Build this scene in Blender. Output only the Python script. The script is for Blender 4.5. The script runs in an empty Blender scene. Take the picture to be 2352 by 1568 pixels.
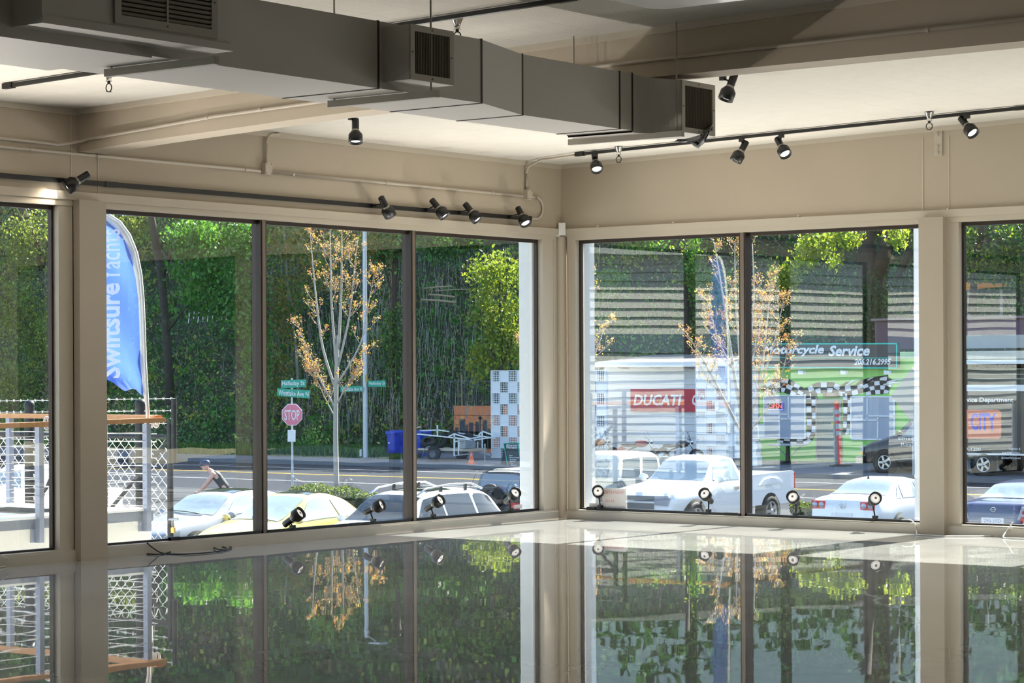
import bpy, bmesh, math, random
import numpy as np
from math import pi, sin, cos, radians as R, atan2, sqrt
from mathutils import Vector, Matrix

scene = bpy.context.scene
COL = scene.collection
random.seed(7); RNG = np.random.default_rng(7)

# ------------------------------------------------------------------ camera
# world: origin at the floor of the glazed room corner, X along the right window wall,
# Y out through it; the left window wall is the plane X = 0
F, ROLL, HY, YAW, EYE = 5392.4, .00451, 73.3, R(37.633), 1.6
FW = np.array([-sin(YAW), cos(YAW), 0.]); RT = np.array([cos(YAW), sin(YAW), 0.]); UP = np.array([0, 0, 1.])
def ray(px, py):
    a, b = px - 1176, py - 784; c, s = cos(ROLL), sin(ROLL)
    return RT * (c*a - s*b)/F - UP * (s*a + c*b - HY)/F + FW
_r = ray(1292.5, 1189.3)
C = _r * (EYE / _r[2]); C[2] = EYE
def onX(px, py, v=0.): r = ray(px, py); return C + r*(v - C[0])/r[0]
def onY(px, py, v=0.): r = ray(px, py); return C + r*(v - C[1])/r[1]
def onZ(px, py, v=0.): r = ray(px, py); return C + r*(v - C[2])/r[2]
def onD(px, py, d): return C + ray(px, py)*d
def onC(px, py, z0): r = ray(px, py); k = .024; return C + r*((z0 + k*C[0] - C[2])/(r[2] - k*r[0]))
def proj(p):
    d = np.asarray(p, float) - C; z = d @ FW; x = d @ RT/z*F; y = -(d @ UP)/z*F + HY
    c, s = cos(ROLL), sin(ROLL)
    return c*x + s*y + 1176, -s*x + c*y + 784, z

cam_d = bpy.data.cameras.new('camera'); cam = bpy.data.objects.new('camera', cam_d); COL.objects.link(cam)
cam_d.sensor_width = 36; cam_d.lens = F/2352*36; cam_d.shift_y = HY/2352; cam_d.clip_end = 600; cam_d.clip_start = .05
rc = Vector(RT*cos(ROLL) - UP*sin(ROLL)); uc = Vector(RT*sin(ROLL) + UP*cos(ROLL)); bk = Vector(-FW)
m = Matrix((rc, uc, bk)).transposed().to_4x4(); m.translation = Vector(C)
cam.matrix_world = m
scene.camera = cam

# ------------------------------------------------------------------ light
SUN_EL = R(42)
world = bpy.data.worlds.new('sky'); scene.world = world; world.use_nodes = True
nt = world.node_tree; nt.nodes.clear()
out = nt.nodes.new('ShaderNodeOutputWorld'); bg = nt.nodes.new('ShaderNodeBackground')
sky = nt.nodes.new('ShaderNodeTexSky'); sky.sky_type = 'NISHITA'; sky.sun_disc = False
sky.sun_elevation = SUN_EL; sky.sun_rotation = 0; sky.air_density = 1.0; sky.dust_density = 1.2; sky.ozone_density = 1.0
bg.inputs['Strength'].default_value = .55
nt.links.new(sky.outputs[0], bg.inputs[0]); nt.links.new(bg.outputs[0], out.inputs[0])
sun_d = bpy.data.lights.new('sun', 'SUN'); sun_d.energy = 25; sun_d.angle = R(.53); sun_d.color = (1, .95, .87)
sun = bpy.data.objects.new('sun', sun_d); COL.objects.link(sun); sun.rotation_euler = (-(pi/2 - SUN_EL), 0, 0); sun.location = (0, 60, 60)

vs = scene.view_settings
vs.view_transform = 'Standard'; vs.look = 'None'; vs.gamma = 1; vs.use_curve_mapping = False; vs.exposure = 0.0
cy = scene.cycles
cy.use_denoising = True; cy.max_bounces = 10; cy.diffuse_bounces = 5; cy.glossy_bounces = 5; cy.transparent_max_bounces = 24
cy.transmission_bounces = 4; cy.sample_clamp_indirect = 6; cy.caustics_reflective = False; cy.caustics_refractive = False

# ------------------------------------------------------------------ helpers
MATS = {}
def mat(name, col, rough=.6, metal=0., var=.08, scale=6., emit=0., bump=0., spec=.5, alpha=None, trans=0., coat=0., bscale=None):
    if name in MATS: return MATS[name]
    m = bpy.data.materials.new(name); m.use_nodes = True; MATS[name] = m
    n = m.node_tree.nodes; l = m.node_tree.links; b = n['Principled BSDF']
    c = tuple(col) + (1,)
    b.inputs['Roughness'].default_value = rough; b.inputs['Metallic'].default_value = metal
    b.inputs['Specular IOR Level'].default_value = spec
    b.inputs['Base Color'].default_value = c
    if coat: b.inputs['Coat Weight'].default_value = coat
    if trans: b.inputs['Transmission Weight'].default_value = trans
    if var or bump:
        tc = n.new('ShaderNodeTexCoord'); no = n.new('ShaderNodeTexNoise'); no.inputs['Scale'].default_value = scale
        no.inputs['Detail'].default_value = 4
        l.new(tc.outputs['Object'], no.inputs['Vector'])
        if var:
            rmp = n.new('ShaderNodeMapRange'); rmp.inputs[3].default_value = 1 - var; rmp.inputs[4].default_value = 1 + var
            l.new(no.outputs[0], rmp.inputs[0])
            mx = n.new('ShaderNodeVectorMath'); mx.operation = 'SCALE'; mx.inputs[0].default_value = col[:3]
            l.new(rmp.outputs[0], mx.inputs['Scale']); l.new(mx.outputs[0], b.inputs['Base Color'])
        if bump:
            n2 = n.new('ShaderNodeTexNoise'); n2.inputs['Scale'].default_value = bscale or scale*8; l.new(tc.outputs['Object'], n2.inputs['Vector'])
            bp = n.new('ShaderNodeBump'); bp.inputs['Strength'].default_value = bump; bp.inputs['Distance'].default_value = .02
            l.new(n2.outputs[0], bp.inputs['Height']); l.new(bp.outputs[0], b.inputs['Normal'])
    if emit:
        b.inputs['Emission Color'].default_value = c; b.inputs['Emission Strength'].default_value = emit
    return m

def empty(name, loc=(0, 0, 0), rz=0.):
    o = bpy.data.objects.new(name, None); COL.objects.link(o); o.empty_display_size = .2
    o.location = loc; o.rotation_euler = (0, 0, rz); return o
def tag(o, label=None, cat=None, group=None, kind=None):
    if label: o['label'] = label
    if cat: o['category'] = cat
    if group: o['group'] = group
    if kind: o['kind'] = kind
    return o
def thing(name, label, cat, loc=(0, 0, 0), rz=0., group=None):
    return tag(empty(name, [float(v) for v in loc], rz), label, cat, group)
def inv_of(o):   # world -> local of an unparented empty turned about z
    return (Matrix.Translation(o.location) @ Matrix.Rotation(o.rotation_euler.z, 4, 'Z')).inverted()

class MB:
    def __init__(s): s.v = []; s.f = []; s.sm = []
    def add(s, vs, fs, smooth=False):
        k = len(s.v); s.v += [tuple(map(float, p)) for p in vs]; s.f += [tuple(i + k for i in f) for f in fs]; s.sm += [smooth]*len(fs); return s
    def box(s, a, b):
        (x0, y0, z0), (x1, y1, z1) = a, b
        return s.add([(x0,y0,z0),(x1,y0,z0),(x1,y1,z0),(x0,y1,z0),(x0,y0,z1),(x1,y0,z1),(x1,y1,z1),(x0,y1,z1)],
                     [(3,2,1,0),(4,5,6,7),(0,1,5,4),(1,2,6,5),(2,3,7,6),(3,0,4,7)])
    def bar(s, p0, p1, w, h, upv=(0, 0, 1)):          # box beam between two points
        p0 = Vector(p0); p1 = Vector(p1); d = (p1 - p0).normalized(); u = Vector(upv)
        if abs(d.dot(u)) > .98: u = Vector((0, 1, 0))
        a = d.cross(u).normalized(); b = a.cross(d).normalized()
        vs = [p + a*i*w/2 + b*j*h/2 for p in (p0, p1) for i, j in ((-1,-1),(1,-1),(1,1),(-1,1))]
        return s.add(vs, [(3,2,1,0),(4,5,6,7),(0,1,5,4),(1,2,6,5),(2,3,7,6),(3,0,4,7)])
    def cyl(s, p0, p1, r0, r1=None, n=12, cap=True, smooth=True):
        r1 = r0 if r1 is None else r1
        p0 = Vector(p0); p1 = Vector(p1); d = (p1 - p0).normalized()
        u = Vector((0, 0, 1)) if abs(d.z) < .9 else Vector((1, 0, 0)); a = d.cross(u).normalized(); b = d.cross(a)
        vs = [p + a*cos(2*pi*i/n)*r + b*sin(2*pi*i/n)*r for p, r in ((p0, r0), (p1, r1)) for i in range(n)]
        s.add(vs, [(i, (i+1) % n, n + (i+1) % n, n + i) for i in range(n)], smooth)
        if cap: s.add(vs, [tuple(range(n))[::-1], tuple(range(n, 2*n))])
        return s
    def tube(s, pts, r, n=6, smooth=True):
        pts = [Vector(p) for p in pts]; rs = r if hasattr(r, '__len__') else [r]*len(pts)
        k = len(pts); vs = []; prev = None
        for i, p in enumerate(pts):
            d = (pts[min(i+1, k-1)] - pts[max(i-1, 0)]).normalized()
            if prev is None:
                u = Vector((0, 0, 1)) if abs(d.z) < .9 else Vector((1, 0, 0)); a = d.cross(u).normalized()
            else: a = (prev - d*prev.dot(d)); a = a.normalized() if a.length > 1e-6 else d.orthogonal().normalized()
            prev = a; b = d.cross(a)
            vs += [p + a*cos(2*pi*j/n)*rs[i] + b*sin(2*pi*j/n)*rs[i] for j in range(n)]
        fs = [(i*n+j, i*n+(j+1) % n, (i+1)*n+(j+1) % n, (i+1)*n+j) for i in range(k-1) for j in range(n)]
        fs += [tuple(range(n))[::-1], tuple(range((k-1)*n, k*n))]
        return s.add(vs, fs, smooth)
    def lathe(s, prof, n=16, M=None, smooth=True):     # prof: (r, z) about local z
        vs = []; M = M or Matrix()
        for r, z in prof: vs += [M @ Vector((r*cos(2*pi*j/n), r*sin(2*pi*j/n), z)) for j in range(n)]
        return s.add(vs, [(i*n+j, i*n+(j+1) % n, (i+1)*n+(j+1) % n, (i+1)*n+j) for i in range(len(prof)-1) for j in range(n)], smooth)
    def prism(s, poly, ax, a, b):                       # extrude a polygon given in the other two axes
        def P(u, v, w): return {'x': (w, u, v), 'y': (u, w, v), 'z': (u, v, w)}[ax]
        n = len(poly); vs = [P(u, v, a) for u, v in poly] + [P(u, v, b) for u, v in poly]
        return s.add(vs, [tuple(range(n))[::-1], tuple(range(n, 2*n))] + [(i, (i+1) % n, n+(i+1) % n, n+i) for i in range(n)])
    def slab(s, poly, off):                             # 3-D polygon given thickness along a vector
        n = len(poly); o = Vector(off); vs = [Vector(p) for p in poly]; vs += [p + o for p in vs]
        return s.add(vs, [tuple(range(n)), tuple(range(n, 2*n))[::-1]] + [(i, n+i, n+(i+1) % n, (i+1) % n) for i in range(n)])
    def grid(s, P, smooth=True, close=False):           # P[i][j] points
        a = len(P); b = len(P[0]); vs = [p for row in P for p in row]
        return s.add(vs, [(i*b+j, (i+1)*b+j, (i+1)*b+(j+1) % b, i*b+(j+1) % b) for i in range(a-1) for j in range(b if close else b-1)], smooth)
    def mesh(s, name):
        me = bpy.data.meshes.new(name); me.from_pydata(s.v, [], s.f); me.polygons.foreach_set('use_smooth', s.sm); me.update(); return me
    def build(s, name, ma, par=None, world=False, kind=None, fix=True):
        if world and par is not None:
            iv = inv_of(par); s.v = [tuple(iv @ Vector(p)) for p in s.v]
        me = s.mesh(name)
        if fix:
            bm = bmesh.new(); bm.from_mesh(me); bmesh.ops.recalc_face_normals(bm, faces=bm.faces); bm.to_mesh(me); bm.free()
        me.materials.append(ma)
        o = bpy.data.objects.new(name, me); COL.objects.link(o)
        if par is not None: o.parent = par
        if kind: o['kind'] = kind
        return o
def struct(name, mb, ma, par=None):
    o = mb.build(name, ma, par)
    if par is None: o['kind'] = 'structure'
    return o
def copy_tree(o, parent=None):
    c = o.copy(); COL.objects.link(c); c.parent = parent
    for ch in o.children: copy_tree(ch, c)
    return c
def text_mesh(txt, size=1., shear=0., bold=0., align='LEFT', sx=1., depth=.004, space=1.):
    cu = bpy.data.curves.new('lettering', 'FONT'); cu.body = txt; cu.size = size; cu.shear = shear; cu.offset = bold; cu.extrude = depth
    cu.align_x = align; cu.resolution_u = 2; cu.space_character = space
    o = bpy.data.objects.new('tmp', cu); COL.objects.link(o)
    dg = bpy.context.evaluated_depsgraph_get(); dg.update()
    me = bpy.data.meshes.new_from_object(o.evaluated_get(dg))
    bpy.data.objects.remove(o); bpy.data.curves.remove(cu)
    if sx != 1.:
        me.transform(Matrix.Diagonal((sx, 1, 1, 1)))
    me.name = 'lettering'; me.materials.clear(); return me
def lettering(txt, o, ex, ey, width, ma, par, height=None, name='lettering', **kw):
    """text laid from world point o along unit ex with up ey, scaled to a world width (and cap height)"""
    me = text_mesh(txt, 1., **kw); n = len(me.vertices); a = np.empty(n*3); me.vertices.foreach_get('co', a); a = a.reshape(-1, 3)
    w = a[:, 0].max() - a[:, 0].min(); k = width/w
    kh = k if height is None else height/(a[:, 1].max() - a[:, 1].min())
    x = (a[:, 0] - a[:, 0].min())*k; y = (a[:, 1] - (0 if height is None else a[:, 1].min()))*kh; z = a[:, 2]
    ex = np.asarray(ex, float); ey = np.asarray(ey, float); nz = np.cross(ex, ey)
    p = np.asarray(o, float) + x[:, None]*ex + y[:, None]*ey + z[:, None]*nz
    if par is not None:
        iv = np.array(inv_of(par)); p = p @ iv[:3, :3].T + iv[:3, 3]
    me.vertices.foreach_set('co', p.ravel()); me.update(); me.materials.append(ma)
    ob = bpy.data.objects.new(name, me); COL.objects.link(ob); ob.parent = par
    return ob
def pchip(x, y, q):
    x = np.asarray(x, float); y = np.asarray(y, float); h = np.diff(x); d = np.diff(y)/h; m = np.zeros_like(y)
    for i in range(1, len(x)-1):
        if d[i-1]*d[i] > 0:
            w1 = 2*h[i]+h[i-1]; w2 = h[i]+2*h[i-1]; m[i] = (w1+w2)/(w1/d[i-1]+w2/d[i])
    m[0] = d[0]; m[-1] = d[-1]
    i = np.clip(np.searchsorted(x, q) - 1, 0, len(x)-2); t = (q - x[i])/h[i]
    return (2*t**3-3*t**2+1)*y[i] + (t**3-2*t**2+t)*h[i]*m[i] + (-2*t**3+3*t**2)*y[i+1] + (t**3-t**2)*h[i]*m[i+1]

# ------------------------------------------------------------------ materials with a node set of their own
def glass_mat(name='window_glass', k=2.0, tint=(.93, .96, .95), wav=.02):
    m = bpy.data.materials.new(name); m.use_nodes = True; MATS[name] = m; n = m.node_tree.nodes; l = m.node_tree.links; n.clear()
    o = n.new('ShaderNodeOutputMaterial'); mx = n.new('ShaderNodeMixShader'); tr = n.new('ShaderNodeBsdfTransparent'); gl = n.new('ShaderNodeBsdfGlossy')
    tr.inputs[0].default_value = tint + (1,); gl.inputs['Roughness'].default_value = 0.0; gl.inputs['Color'].default_value = (1, 1, 1, 1)
    g = n.new('ShaderNodeNewGeometry'); dt = n.new('ShaderNodeVectorMath'); dt.operation = 'DOT_PRODUCT'
    l.new(g.outputs['Normal'], dt.inputs[0]); l.new(g.outputs['Incoming'], dt.inputs[1])
    def mth(op, a, b=None):
        q = n.new('ShaderNodeMath'); q.operation = op
        for i, v in enumerate((a, b)):
            if v is None: continue
            if isinstance(v, (int, float)): q.inputs[i].default_value = v
            else: l.new(v, q.inputs[i])
        return q.outputs[0]
    c = mth('SUBTRACT', 1., mth('ABSOLUTE', dt.outputs['Value'])); f5 = mth('POWER', c, 5.)
    fr = mth('MINIMUM', mth('MULTIPLY', mth('ADD', mth('MULTIPLY', f5, .96), .04), k), 1.)
    tc = n.new('ShaderNodeTexCoord'); no = n.new('ShaderNodeTexNoise'); no.inputs['Scale'].default_value = .9; no.inputs['Detail'].default_value = 1
    bp = n.new('ShaderNodeBump'); bp.inputs['Strength'].default_value = wav; bp.inputs['Distance'].default_value = .05
    l.new(tc.outputs['Object'], no.inputs[0]); l.new(no.outputs[0], bp.inputs['Height']); l.new(bp.outputs[0], gl.inputs['Normal'])
    l.new(fr, mx.inputs[0]); l.new(tr.outputs[0], mx.inputs[1]); l.new(gl.outputs[0], mx.inputs[2]); l.new(mx.outputs[0], o.inputs[0]); return m
def leaf_mat(name, trans=.45):
    m = bpy.data.materials.new(name); m.use_nodes = True; MATS[name] = m; n = m.node_tree.nodes; l = m.node_tree.links; n.clear()
    o = n.new('ShaderNodeOutputMaterial'); mx = n.new('ShaderNodeMixShader'); d = n.new('ShaderNodeBsdfPrincipled'); t = n.new('ShaderNodeBsdfTranslucent')
    at = n.new('ShaderNodeAttribute'); at.attribute_name = 'leaf'; d.inputs['Roughness'].default_value = .5
    l.new(at.outputs['Color'], d.inputs['Base Color'])
    v = n.new('ShaderNodeVectorMath'); v.operation = 'MULTIPLY'; v.inputs[1].default_value = (1.25, 1.2, .55); l.new(at.outputs['Color'], v.inputs[0]); l.new(v.outputs[0], t.inputs[0])
    mx.inputs[0].default_value = trans; l.new(d.outputs[0], mx.inputs[1]); l.new(t.outputs[0], mx.inputs[2]); l.new(mx.outputs[0], o.inputs[0]); return m
def leaf_mesh(name, pos, size, cols, nrm=None, droop=.5, kind='stuff', par=None, ma=None, asp=.62):
    """many small leaves as rhombs folded along the midrib (two triangles each)"""
    pos = np.asarray(pos, float); n = len(pos); size = np.broadcast_to(size, n)
    a = RNG.normal(size=(n, 3)); a[:, 2] -= droop; a /= np.linalg.norm(a, axis=1)[:, None]
    b = RNG.normal(size=(n, 3))
    if nrm is not None: b = b*.8 + nrm
    b = np.cross(a, b); b /= np.linalg.norm(b, axis=1)[:, None] + 1e-9
    nz = np.cross(a, b)
    L = size[:, None]
    v = np.stack([pos - a*L*.5, pos + b*L*asp*.5 + nz*L*.1, pos + a*L*.5, pos - b*L*asp*.5 + nz*L*.1], 1).reshape(-1, 3)
    idx = np.arange(n)*4
    f = np.stack([idx, idx+1, idx+2, idx, idx+2, idx+3], 1).reshape(-1, 3)
    if par is not None and par.type == 'EMPTY':
        iv = np.array(inv_of(par)); v = v @ iv[:3, :3].T + iv[:3, 3]
    me = bpy.data.meshes.new(name); me.vertices.add(len(v)); me.vertices.foreach_set('co', v.ravel())
    me.loops.add(len(f)*3); me.loops.foreach_set('vertex_index', f.ravel().astype(np.int32))
    me.polygons.add(len(f)); me.polygons.foreach_set('loop_start', np.arange(0, len(f)*3, 3, dtype=np.int32))
    me.update(calc_edges=True)
    ca = me.color_attributes.new('leaf', 'FLOAT_COLOR', 'POINT')
    cc = np.ones((n, 4, 4)); cc[:, :, :3] = np.asarray(cols)[:, None, :]
    ca.data.foreach_set('color', cc.ravel()); me.materials.append(ma or MATS['leaves'])
    o = bpy.data.objects.new(name, me); COL.objects.link(o)
    if par is not None: o.parent = par
    if kind: o['kind'] = kind
    return o
GLASS = glass_mat(); leaf_mat('leaves'); leaf_mat('ivy_leaves', .3)

WALLC = mat('beige_wall_paint', (.50, .43, .335), .75, var=.03, scale=2, bump=.05, bscale=60)
TRIM = mat('beige_trim_paint', (.56, .50, .41), .5, var=.03, scale=3)
BRONZE = mat('dark_bronze_metal', (.045, .032, .025), .45, .3, var=.1)
BLACK = mat('black_track_metal', (.012, .012, .012), .4, var=.1)
WHITE = mat('white_paint', (.8, .8, .79), .5, var=.03)
CHROME = mat('chrome', (.75, .74, .72), .12, 1., var=.02)
STEEL = mat('galvanised_steel', (.36, .38, .42), .45, .7, var=.1, scale=20)
PIPE = mat('painted_conduit', (.55, .49, .41), .45, var=.03)
DUCT = mat('painted_duct', (.57, .54, .49), .55, var=.05, scale=1.5)
RUBBER = mat('black_rubber', (.015, .015, .016), .7, var=.1)
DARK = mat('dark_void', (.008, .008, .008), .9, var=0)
# ================================================================== the room
ZC = lambda x: 3.905 + .024*x
def floor_mat():
    m = bpy.data.materials.new('polished_concrete'); m.use_nodes = True; n = m.node_tree.nodes; l = m.node_tree.links; b = n['Principled BSDF']
    tc = n.new('ShaderNodeTexCoord'); a = n.new('ShaderNodeTexNoise'); a.inputs['Scale'].default_value = .8; a.inputs['Detail'].default_value = 8; a.inputs['Roughness'].default_value = .7
    l.new(tc.outputs['Object'], a.inputs[0])
    r = n.new('ShaderNodeValToRGB'); r.color_ramp.elements[0].position = .3; r.color_ramp.elements[0].color = (.27, .265, .255, 1)
    r.color_ramp.elements[1].position = .72; r.color_ramp.elements[1].color = (.45, .445, .43, 1); l.new(a.outputs[0], r.inputs[0]); l.new(r.outputs[0], b.inputs['Base Color'])
    b.inputs['Roughness'].default_value = .012; b.inputs['IOR'].default_value = 1.5
    w = n.new('ShaderNodeTexNoise'); w.inputs['Scale'].default_value = 1.5; w.inputs['Detail'].default_value = 1.5; w.inputs['Roughness'].default_value = .45
    l.new(tc.outputs['Object'], w.inputs[0])
    bp = n.new('ShaderNodeBump'); bp.inputs['Strength'].default_value = .07; bp.inputs['Distance'].default_value = .01
    l.new(w.outputs[0], bp.inputs['Height']); l.new(bp.outputs[0], b.inputs['Normal'])
    return m
struct('floor', MB().box((-.1, -27, -.25), (24, .1, 0)), floor_mat())
# ceiling slab with square fibre tiles
slab_m = mat('ceiling_board', (.62, .60, .55), .9, var=.04)
TILE = mat('fibre_tile', (.62, .59, .53), .9, var=.05, scale=5, bump=.25, bscale=90)
ce = struct('ceiling', MB().slab([(-.25, -27, ZC(-.25)), (24, -27, ZC(24)), (24, .25, ZC(24)), (-.25, .25, ZC(-.25))], (0, 0, .35)), slab_m)
P_ = .333; TW = P_ - .0015; tm = MB().box((-TW/2, -TW/2, -.004), (TW/2, TW/2, -.0005)).mesh('ceiling_tile'); tm.materials.append(TILE)
cells = []
for i in range(0, 72):
    for j in range(0, 80):
        x = .17 + i*P_; y = -.17 - j*P_
        if -7.3 < y < -6.6: continue
        q = proj((x, y, ZC(x))); cells.append((q[2] if (0 < q[0] < 2352 and 0 < q[1] and q[2] > 1) else 1e3 + abs(q[2]), x, y))
cells.sort()
tilt = -math.atan(.024)
rest = MB()
for k, (d, x, y) in enumerate(cells):
    if k < 300 and d < 1e3:
        o = bpy.data.objects.new('ceiling_tile', tm); COL.objects.link(o); o.location = (x, y, ZC(x)); o.rotation_euler = (0, tilt, 0); o.parent = ce
    elif x < 14 and y > -16: a = TW/2; rest.slab([(x-a, y-a, ZC(x-a)-.004), (x+a, y-a, ZC(x+a)-.004), (x+a, y+a, ZC(x+a)-.004), (x-a, y+a, ZC(x-a)-.004)], (0, 0, .0035))
rest.build('tile_field', TILE, ce, kind='stuff')
# walls: upper bands over the windows, plain rear walls
WL = lambda s, n, z: (n, s, z)          # left wall: s = Y, n into the room
WR = lambda s, n, z: (s, -n, z)         # right wall: s = X
def wbox(mb, W, s0, s1, n0, n1, z0, z1):
    a = W(s0, n0, z0); b = W(s1, n1, z1); mb.box([min(p, q) for p, q in zip(a, b)], [max(p, q) for p, q in zip(a, b)]); return mb
wl = struct('wall_left', wbox(MB(), WL, -27, .25, -.25, 0, 3.10, 4.3), WALLC)
wr = struct('wall_right', wbox(MB(), WR, 0, 24, -.25, 0, 3.10, 4.75), WALLC)
struct('wall_back', MB().box((-.25, -27.2, 0), (24, -27, 4.9)), WALLC)
struct('wall_side', MB().box((24, -27, 0), (24.2, .25, 4.9)), WALLC)
# header boards, crown strips
struct('trim_1', wbox(MB(), WL, -27, .0, 0, .035, 3.115, 3.188), TRIM)
struct('trim_2', wbox(MB(), WR, .0, 24, 0, .035, 3.115, 3.188), TRIM)
struct('trim_3', wbox(MB(), WL, -27, 0, 0, .022, ZC(0)-.055, ZC(0)), TRIM)
struct('trim_4', MB().slab([(0, 0, ZC(0)-.05), (24, 0, ZC(24)-.05), (24, 0, ZC(24)), (0, 0, ZC(0))], (0, -.022, 0)), TRIM)
# wall panel seams above the columns
for s0, s1 in ((-7.14, -7.13), (-6.83, -6.82)): wbox(MB(), WL, s0, s1, 0, .004, 3.19, 3.85).build('panel_seam', TRIM, wl)
for s0, s1 in ((4.44, 4.455), (4.73, 4.74)): wbox(MB(), WR, s0, s1, 0, .006, 3.19, 3.97 - .05).build('panel_seam', TRIM, wr)
# beam, cambered
bx = [0, .68, 1.75, 2.77, 3.43, 6., 9., 12., 24]; bz = [3.534, 3.572, 3.611, 3.647, 3.663, 3.70, 3.70, 3.70, 3.70]
mb = MB(); rows = []
for x in np.linspace(0, 24, 60):
    z = float(pchip(bx, bz, np.array([x]))[0]); rows.append([(x, -7.06, 4.3 + .03*x), (x, -7.06, z), (x, -6.77, z), (x, -6.77, 4.3 + .03*x)])
mb.grid(rows, smooth=False, close=True)
beam = struct('ceiling_beam', mb, WALLC)
for y0, y1 in ((-7.085, -7.06), (-6.77, -6.745)):
    MB().slab([(0, y0, ZC(0)-.05), (24, y0, ZC(24)-.05), (24, y0, ZC(24)), (0, y0, ZC(0))], (0, y1-y0, 0)).build('crown_strip', TRIM, beam)

SILLM = mat('sill_paint', (.50, .46, .39), .5, var=.06, scale=8)
def window(k, W, s0, s1, jl, jr, mulls, full=True):
    o = tag(empty('window_%d' % k, W(s0, 0, 0)), kind='structure')
    B = lambda nm, ma, *a: wbox(MB(), W, *a).build(nm, ma, o, world=True)
    B('window_head', TRIM, s0, s1, -.12, .02, 3.062, 3.115)
    B('window_sill', SILLM, s0, s1, -.16, .05, 0., .085); B('sill_cap', SILLM, s0, s1, -.16, .03, .085, .10)
    B('jamb', TRIM, s0, s0+jl, -.12, .012, .10, 3.062); B('jamb', TRIM, s1-jr, s1, -.12, .012, .10, 3.062)
    a, b = s0+jl, s1-jr
    B('jamb_bead', TRIM, s0+.015, s0+.03, .012, .022, .10, 3.062); B('jamb_bead', TRIM, s1-.03, s1-.015, .012, .022, .10, 3.062)
    B('glazing_stop', BRONZE, a, b, -.10, -.055, 3.025, 3.062); B('glazing_stop', BRONZE, a, b, -.10, -.055, .10, .118)
    B('glazing_stop', BRONZE, a, a+.022, -.10, -.055, .118, 3.025); B('glazing_stop', BRONZE, b-.022, b, -.10, -.055, .118, 3.025)
    for mpos in mulls:
        B('mullion', BRONZE, mpos-.04, mpos+.04, -.13, -.015, .10, 3.062)
        B('mullion_cap', MATS.get('mullion_cap') or mat('mullion_cap', (.20, .16, .13), .45, .2), mpos-.022, mpos+.022, -.015, -.008, .10, 3.062)
    e = [a] + list(mulls) + [b]
    for p, q in zip(e, e[1:]): B('pane', GLASS, p+.01, q-.01, -.082, -.076, .105, 3.05)
    return o
win_a = window(1, WL, -6.86, -.14, .06, .22, (-4.727, -2.524))
win_b = window(2, WL, -11.6, -7.1, .1, .19, (-9.4,))
win_c = window(3, WR, .09, 4.47, .11, .02, (2.336,))
win_d = window(4, WR, 4.70, 9.05, .14, .1, (6.95,))
for i in range(3): window(5+i, WR, 9.32 + i*4.62, 9.32 + i*4.62 + 4.35, .1, .1, (9.32 + i*4.62 + 2.17,))
for i in range(2): window(8+i, WL, -16.4 - i*4.8, -11.9 - i*4.8, .1, .1, (-14.15 - i*4.8,))
wbox(MB(), WL, -27, -21.2, -.25, 0, 0, 3.1).build('wall_panel', WALLC, wl)
wbox(MB(), WR, 22.9, 24, -.25, 0, 0, 3.1).build('wall_panel', WALLC, wr)
# columns
COLM = mat('column_paint', (.46, .40, .32), .6, var=.04, scale=3)
def column(k, W, s0, s1, base=True):
    o = wbox(MB(), W, s0, s1, -.12, .10, 0, 3.115).build('column_%d' % k, COLM); o['kind'] = 'structure'
    wbox(MB(), W, s0-.006, s1+.006, .10, .108, 0, .05).build('base_strip', COLM, o)
column(1, WL, -7.13, -6.822); column(2, WR, 4.45, 4.715)
for i in range(3): column(3+i, WR, 9.05 + i*4.62, 9.32 + i*4.62)
for i in range(2): column(6+i, WL, -11.9 - i*4.8, -11.6 - i*4.8)
cp = struct('corner_post', MB().cyl((-.03, .03, 0), (-.03, .03, 3.11), .075, n=20), TRIM)
for a, b in (((-.115, -.12, 0), (-.02, -.06, 3.11)), ((.06, .02, 0), (.12, .115, 3.11))): MB().box(a, b).build('post_bead', TRIM, cp)
MB().box((-.14, -.02, 0), (.02, .14, 3.2)).build('post_core', TRIM, cp)
# outer reveals, sunlit white metal
struct('trim_5', MB().box((-.34, -.33, -.1), (-.16, -.27, 3.1)), WHITE)
struct('trim_6', MB().box((.13, .17, -.1), (.19, .36, 3.1)), WHITE)
# roof over the room
struct('roof', MB().box((-.3, -27.3, 4.95), (24.3, .3, 5.2)), slab_m)
# building below the showroom floor
struct('wall_base', MB().box((-.2, -27, -2.6), (24, .2, -.26)), mat('base_render', (.6, .58, .54), .8))
# ================================================================== services inside the room
# --- air duct
duct = thing('air_duct', 'long beige painted rectangular air duct hung below the ceiling, with side grilles', 'duct', (5.9, -10, 3.3))
def dsec(y0, y1, a0, b0, a1, b1, nm='duct_section', z0=3.3, z1=3.7):
    mb = MB(); mb.add([(a0, y0, z0), (b0, y0, z0), (b1, y1, z0), (a1, y1, z0), (a0, y0, z1), (b0, y0, z1), (b1, y1, z1), (a1, y1, z1)],
                      [(3,2,1,0),(4,5,6,7),(0,1,5,4),(1,2,6,5),(2,3,7,6),(3,0,4,7)]); return mb.build(nm, DUCT, duct, world=True)
dsec(-13.9, -12.14, 5.43, 6.25, 5.43, 6.25, z0=3.29); dsec(-12.14, -10.30, 5.48, 6.25, 5.48, 6.25); dsec(-10.30, -9.31, 5.48, 6.25, 5.5, 6.25)
dsec(-9.31, -8.6, 5.5, 6.25, 5.48, 6.03); dsec(-8.6, -7.47, 5.48, 6.03, 5.48, 6.02); dsec(-7.47, -7.33, 5.48, 6.02, 5.47, 6.03)
seam = mat('duct_seam', (.05, .04, .03), .6)
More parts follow.
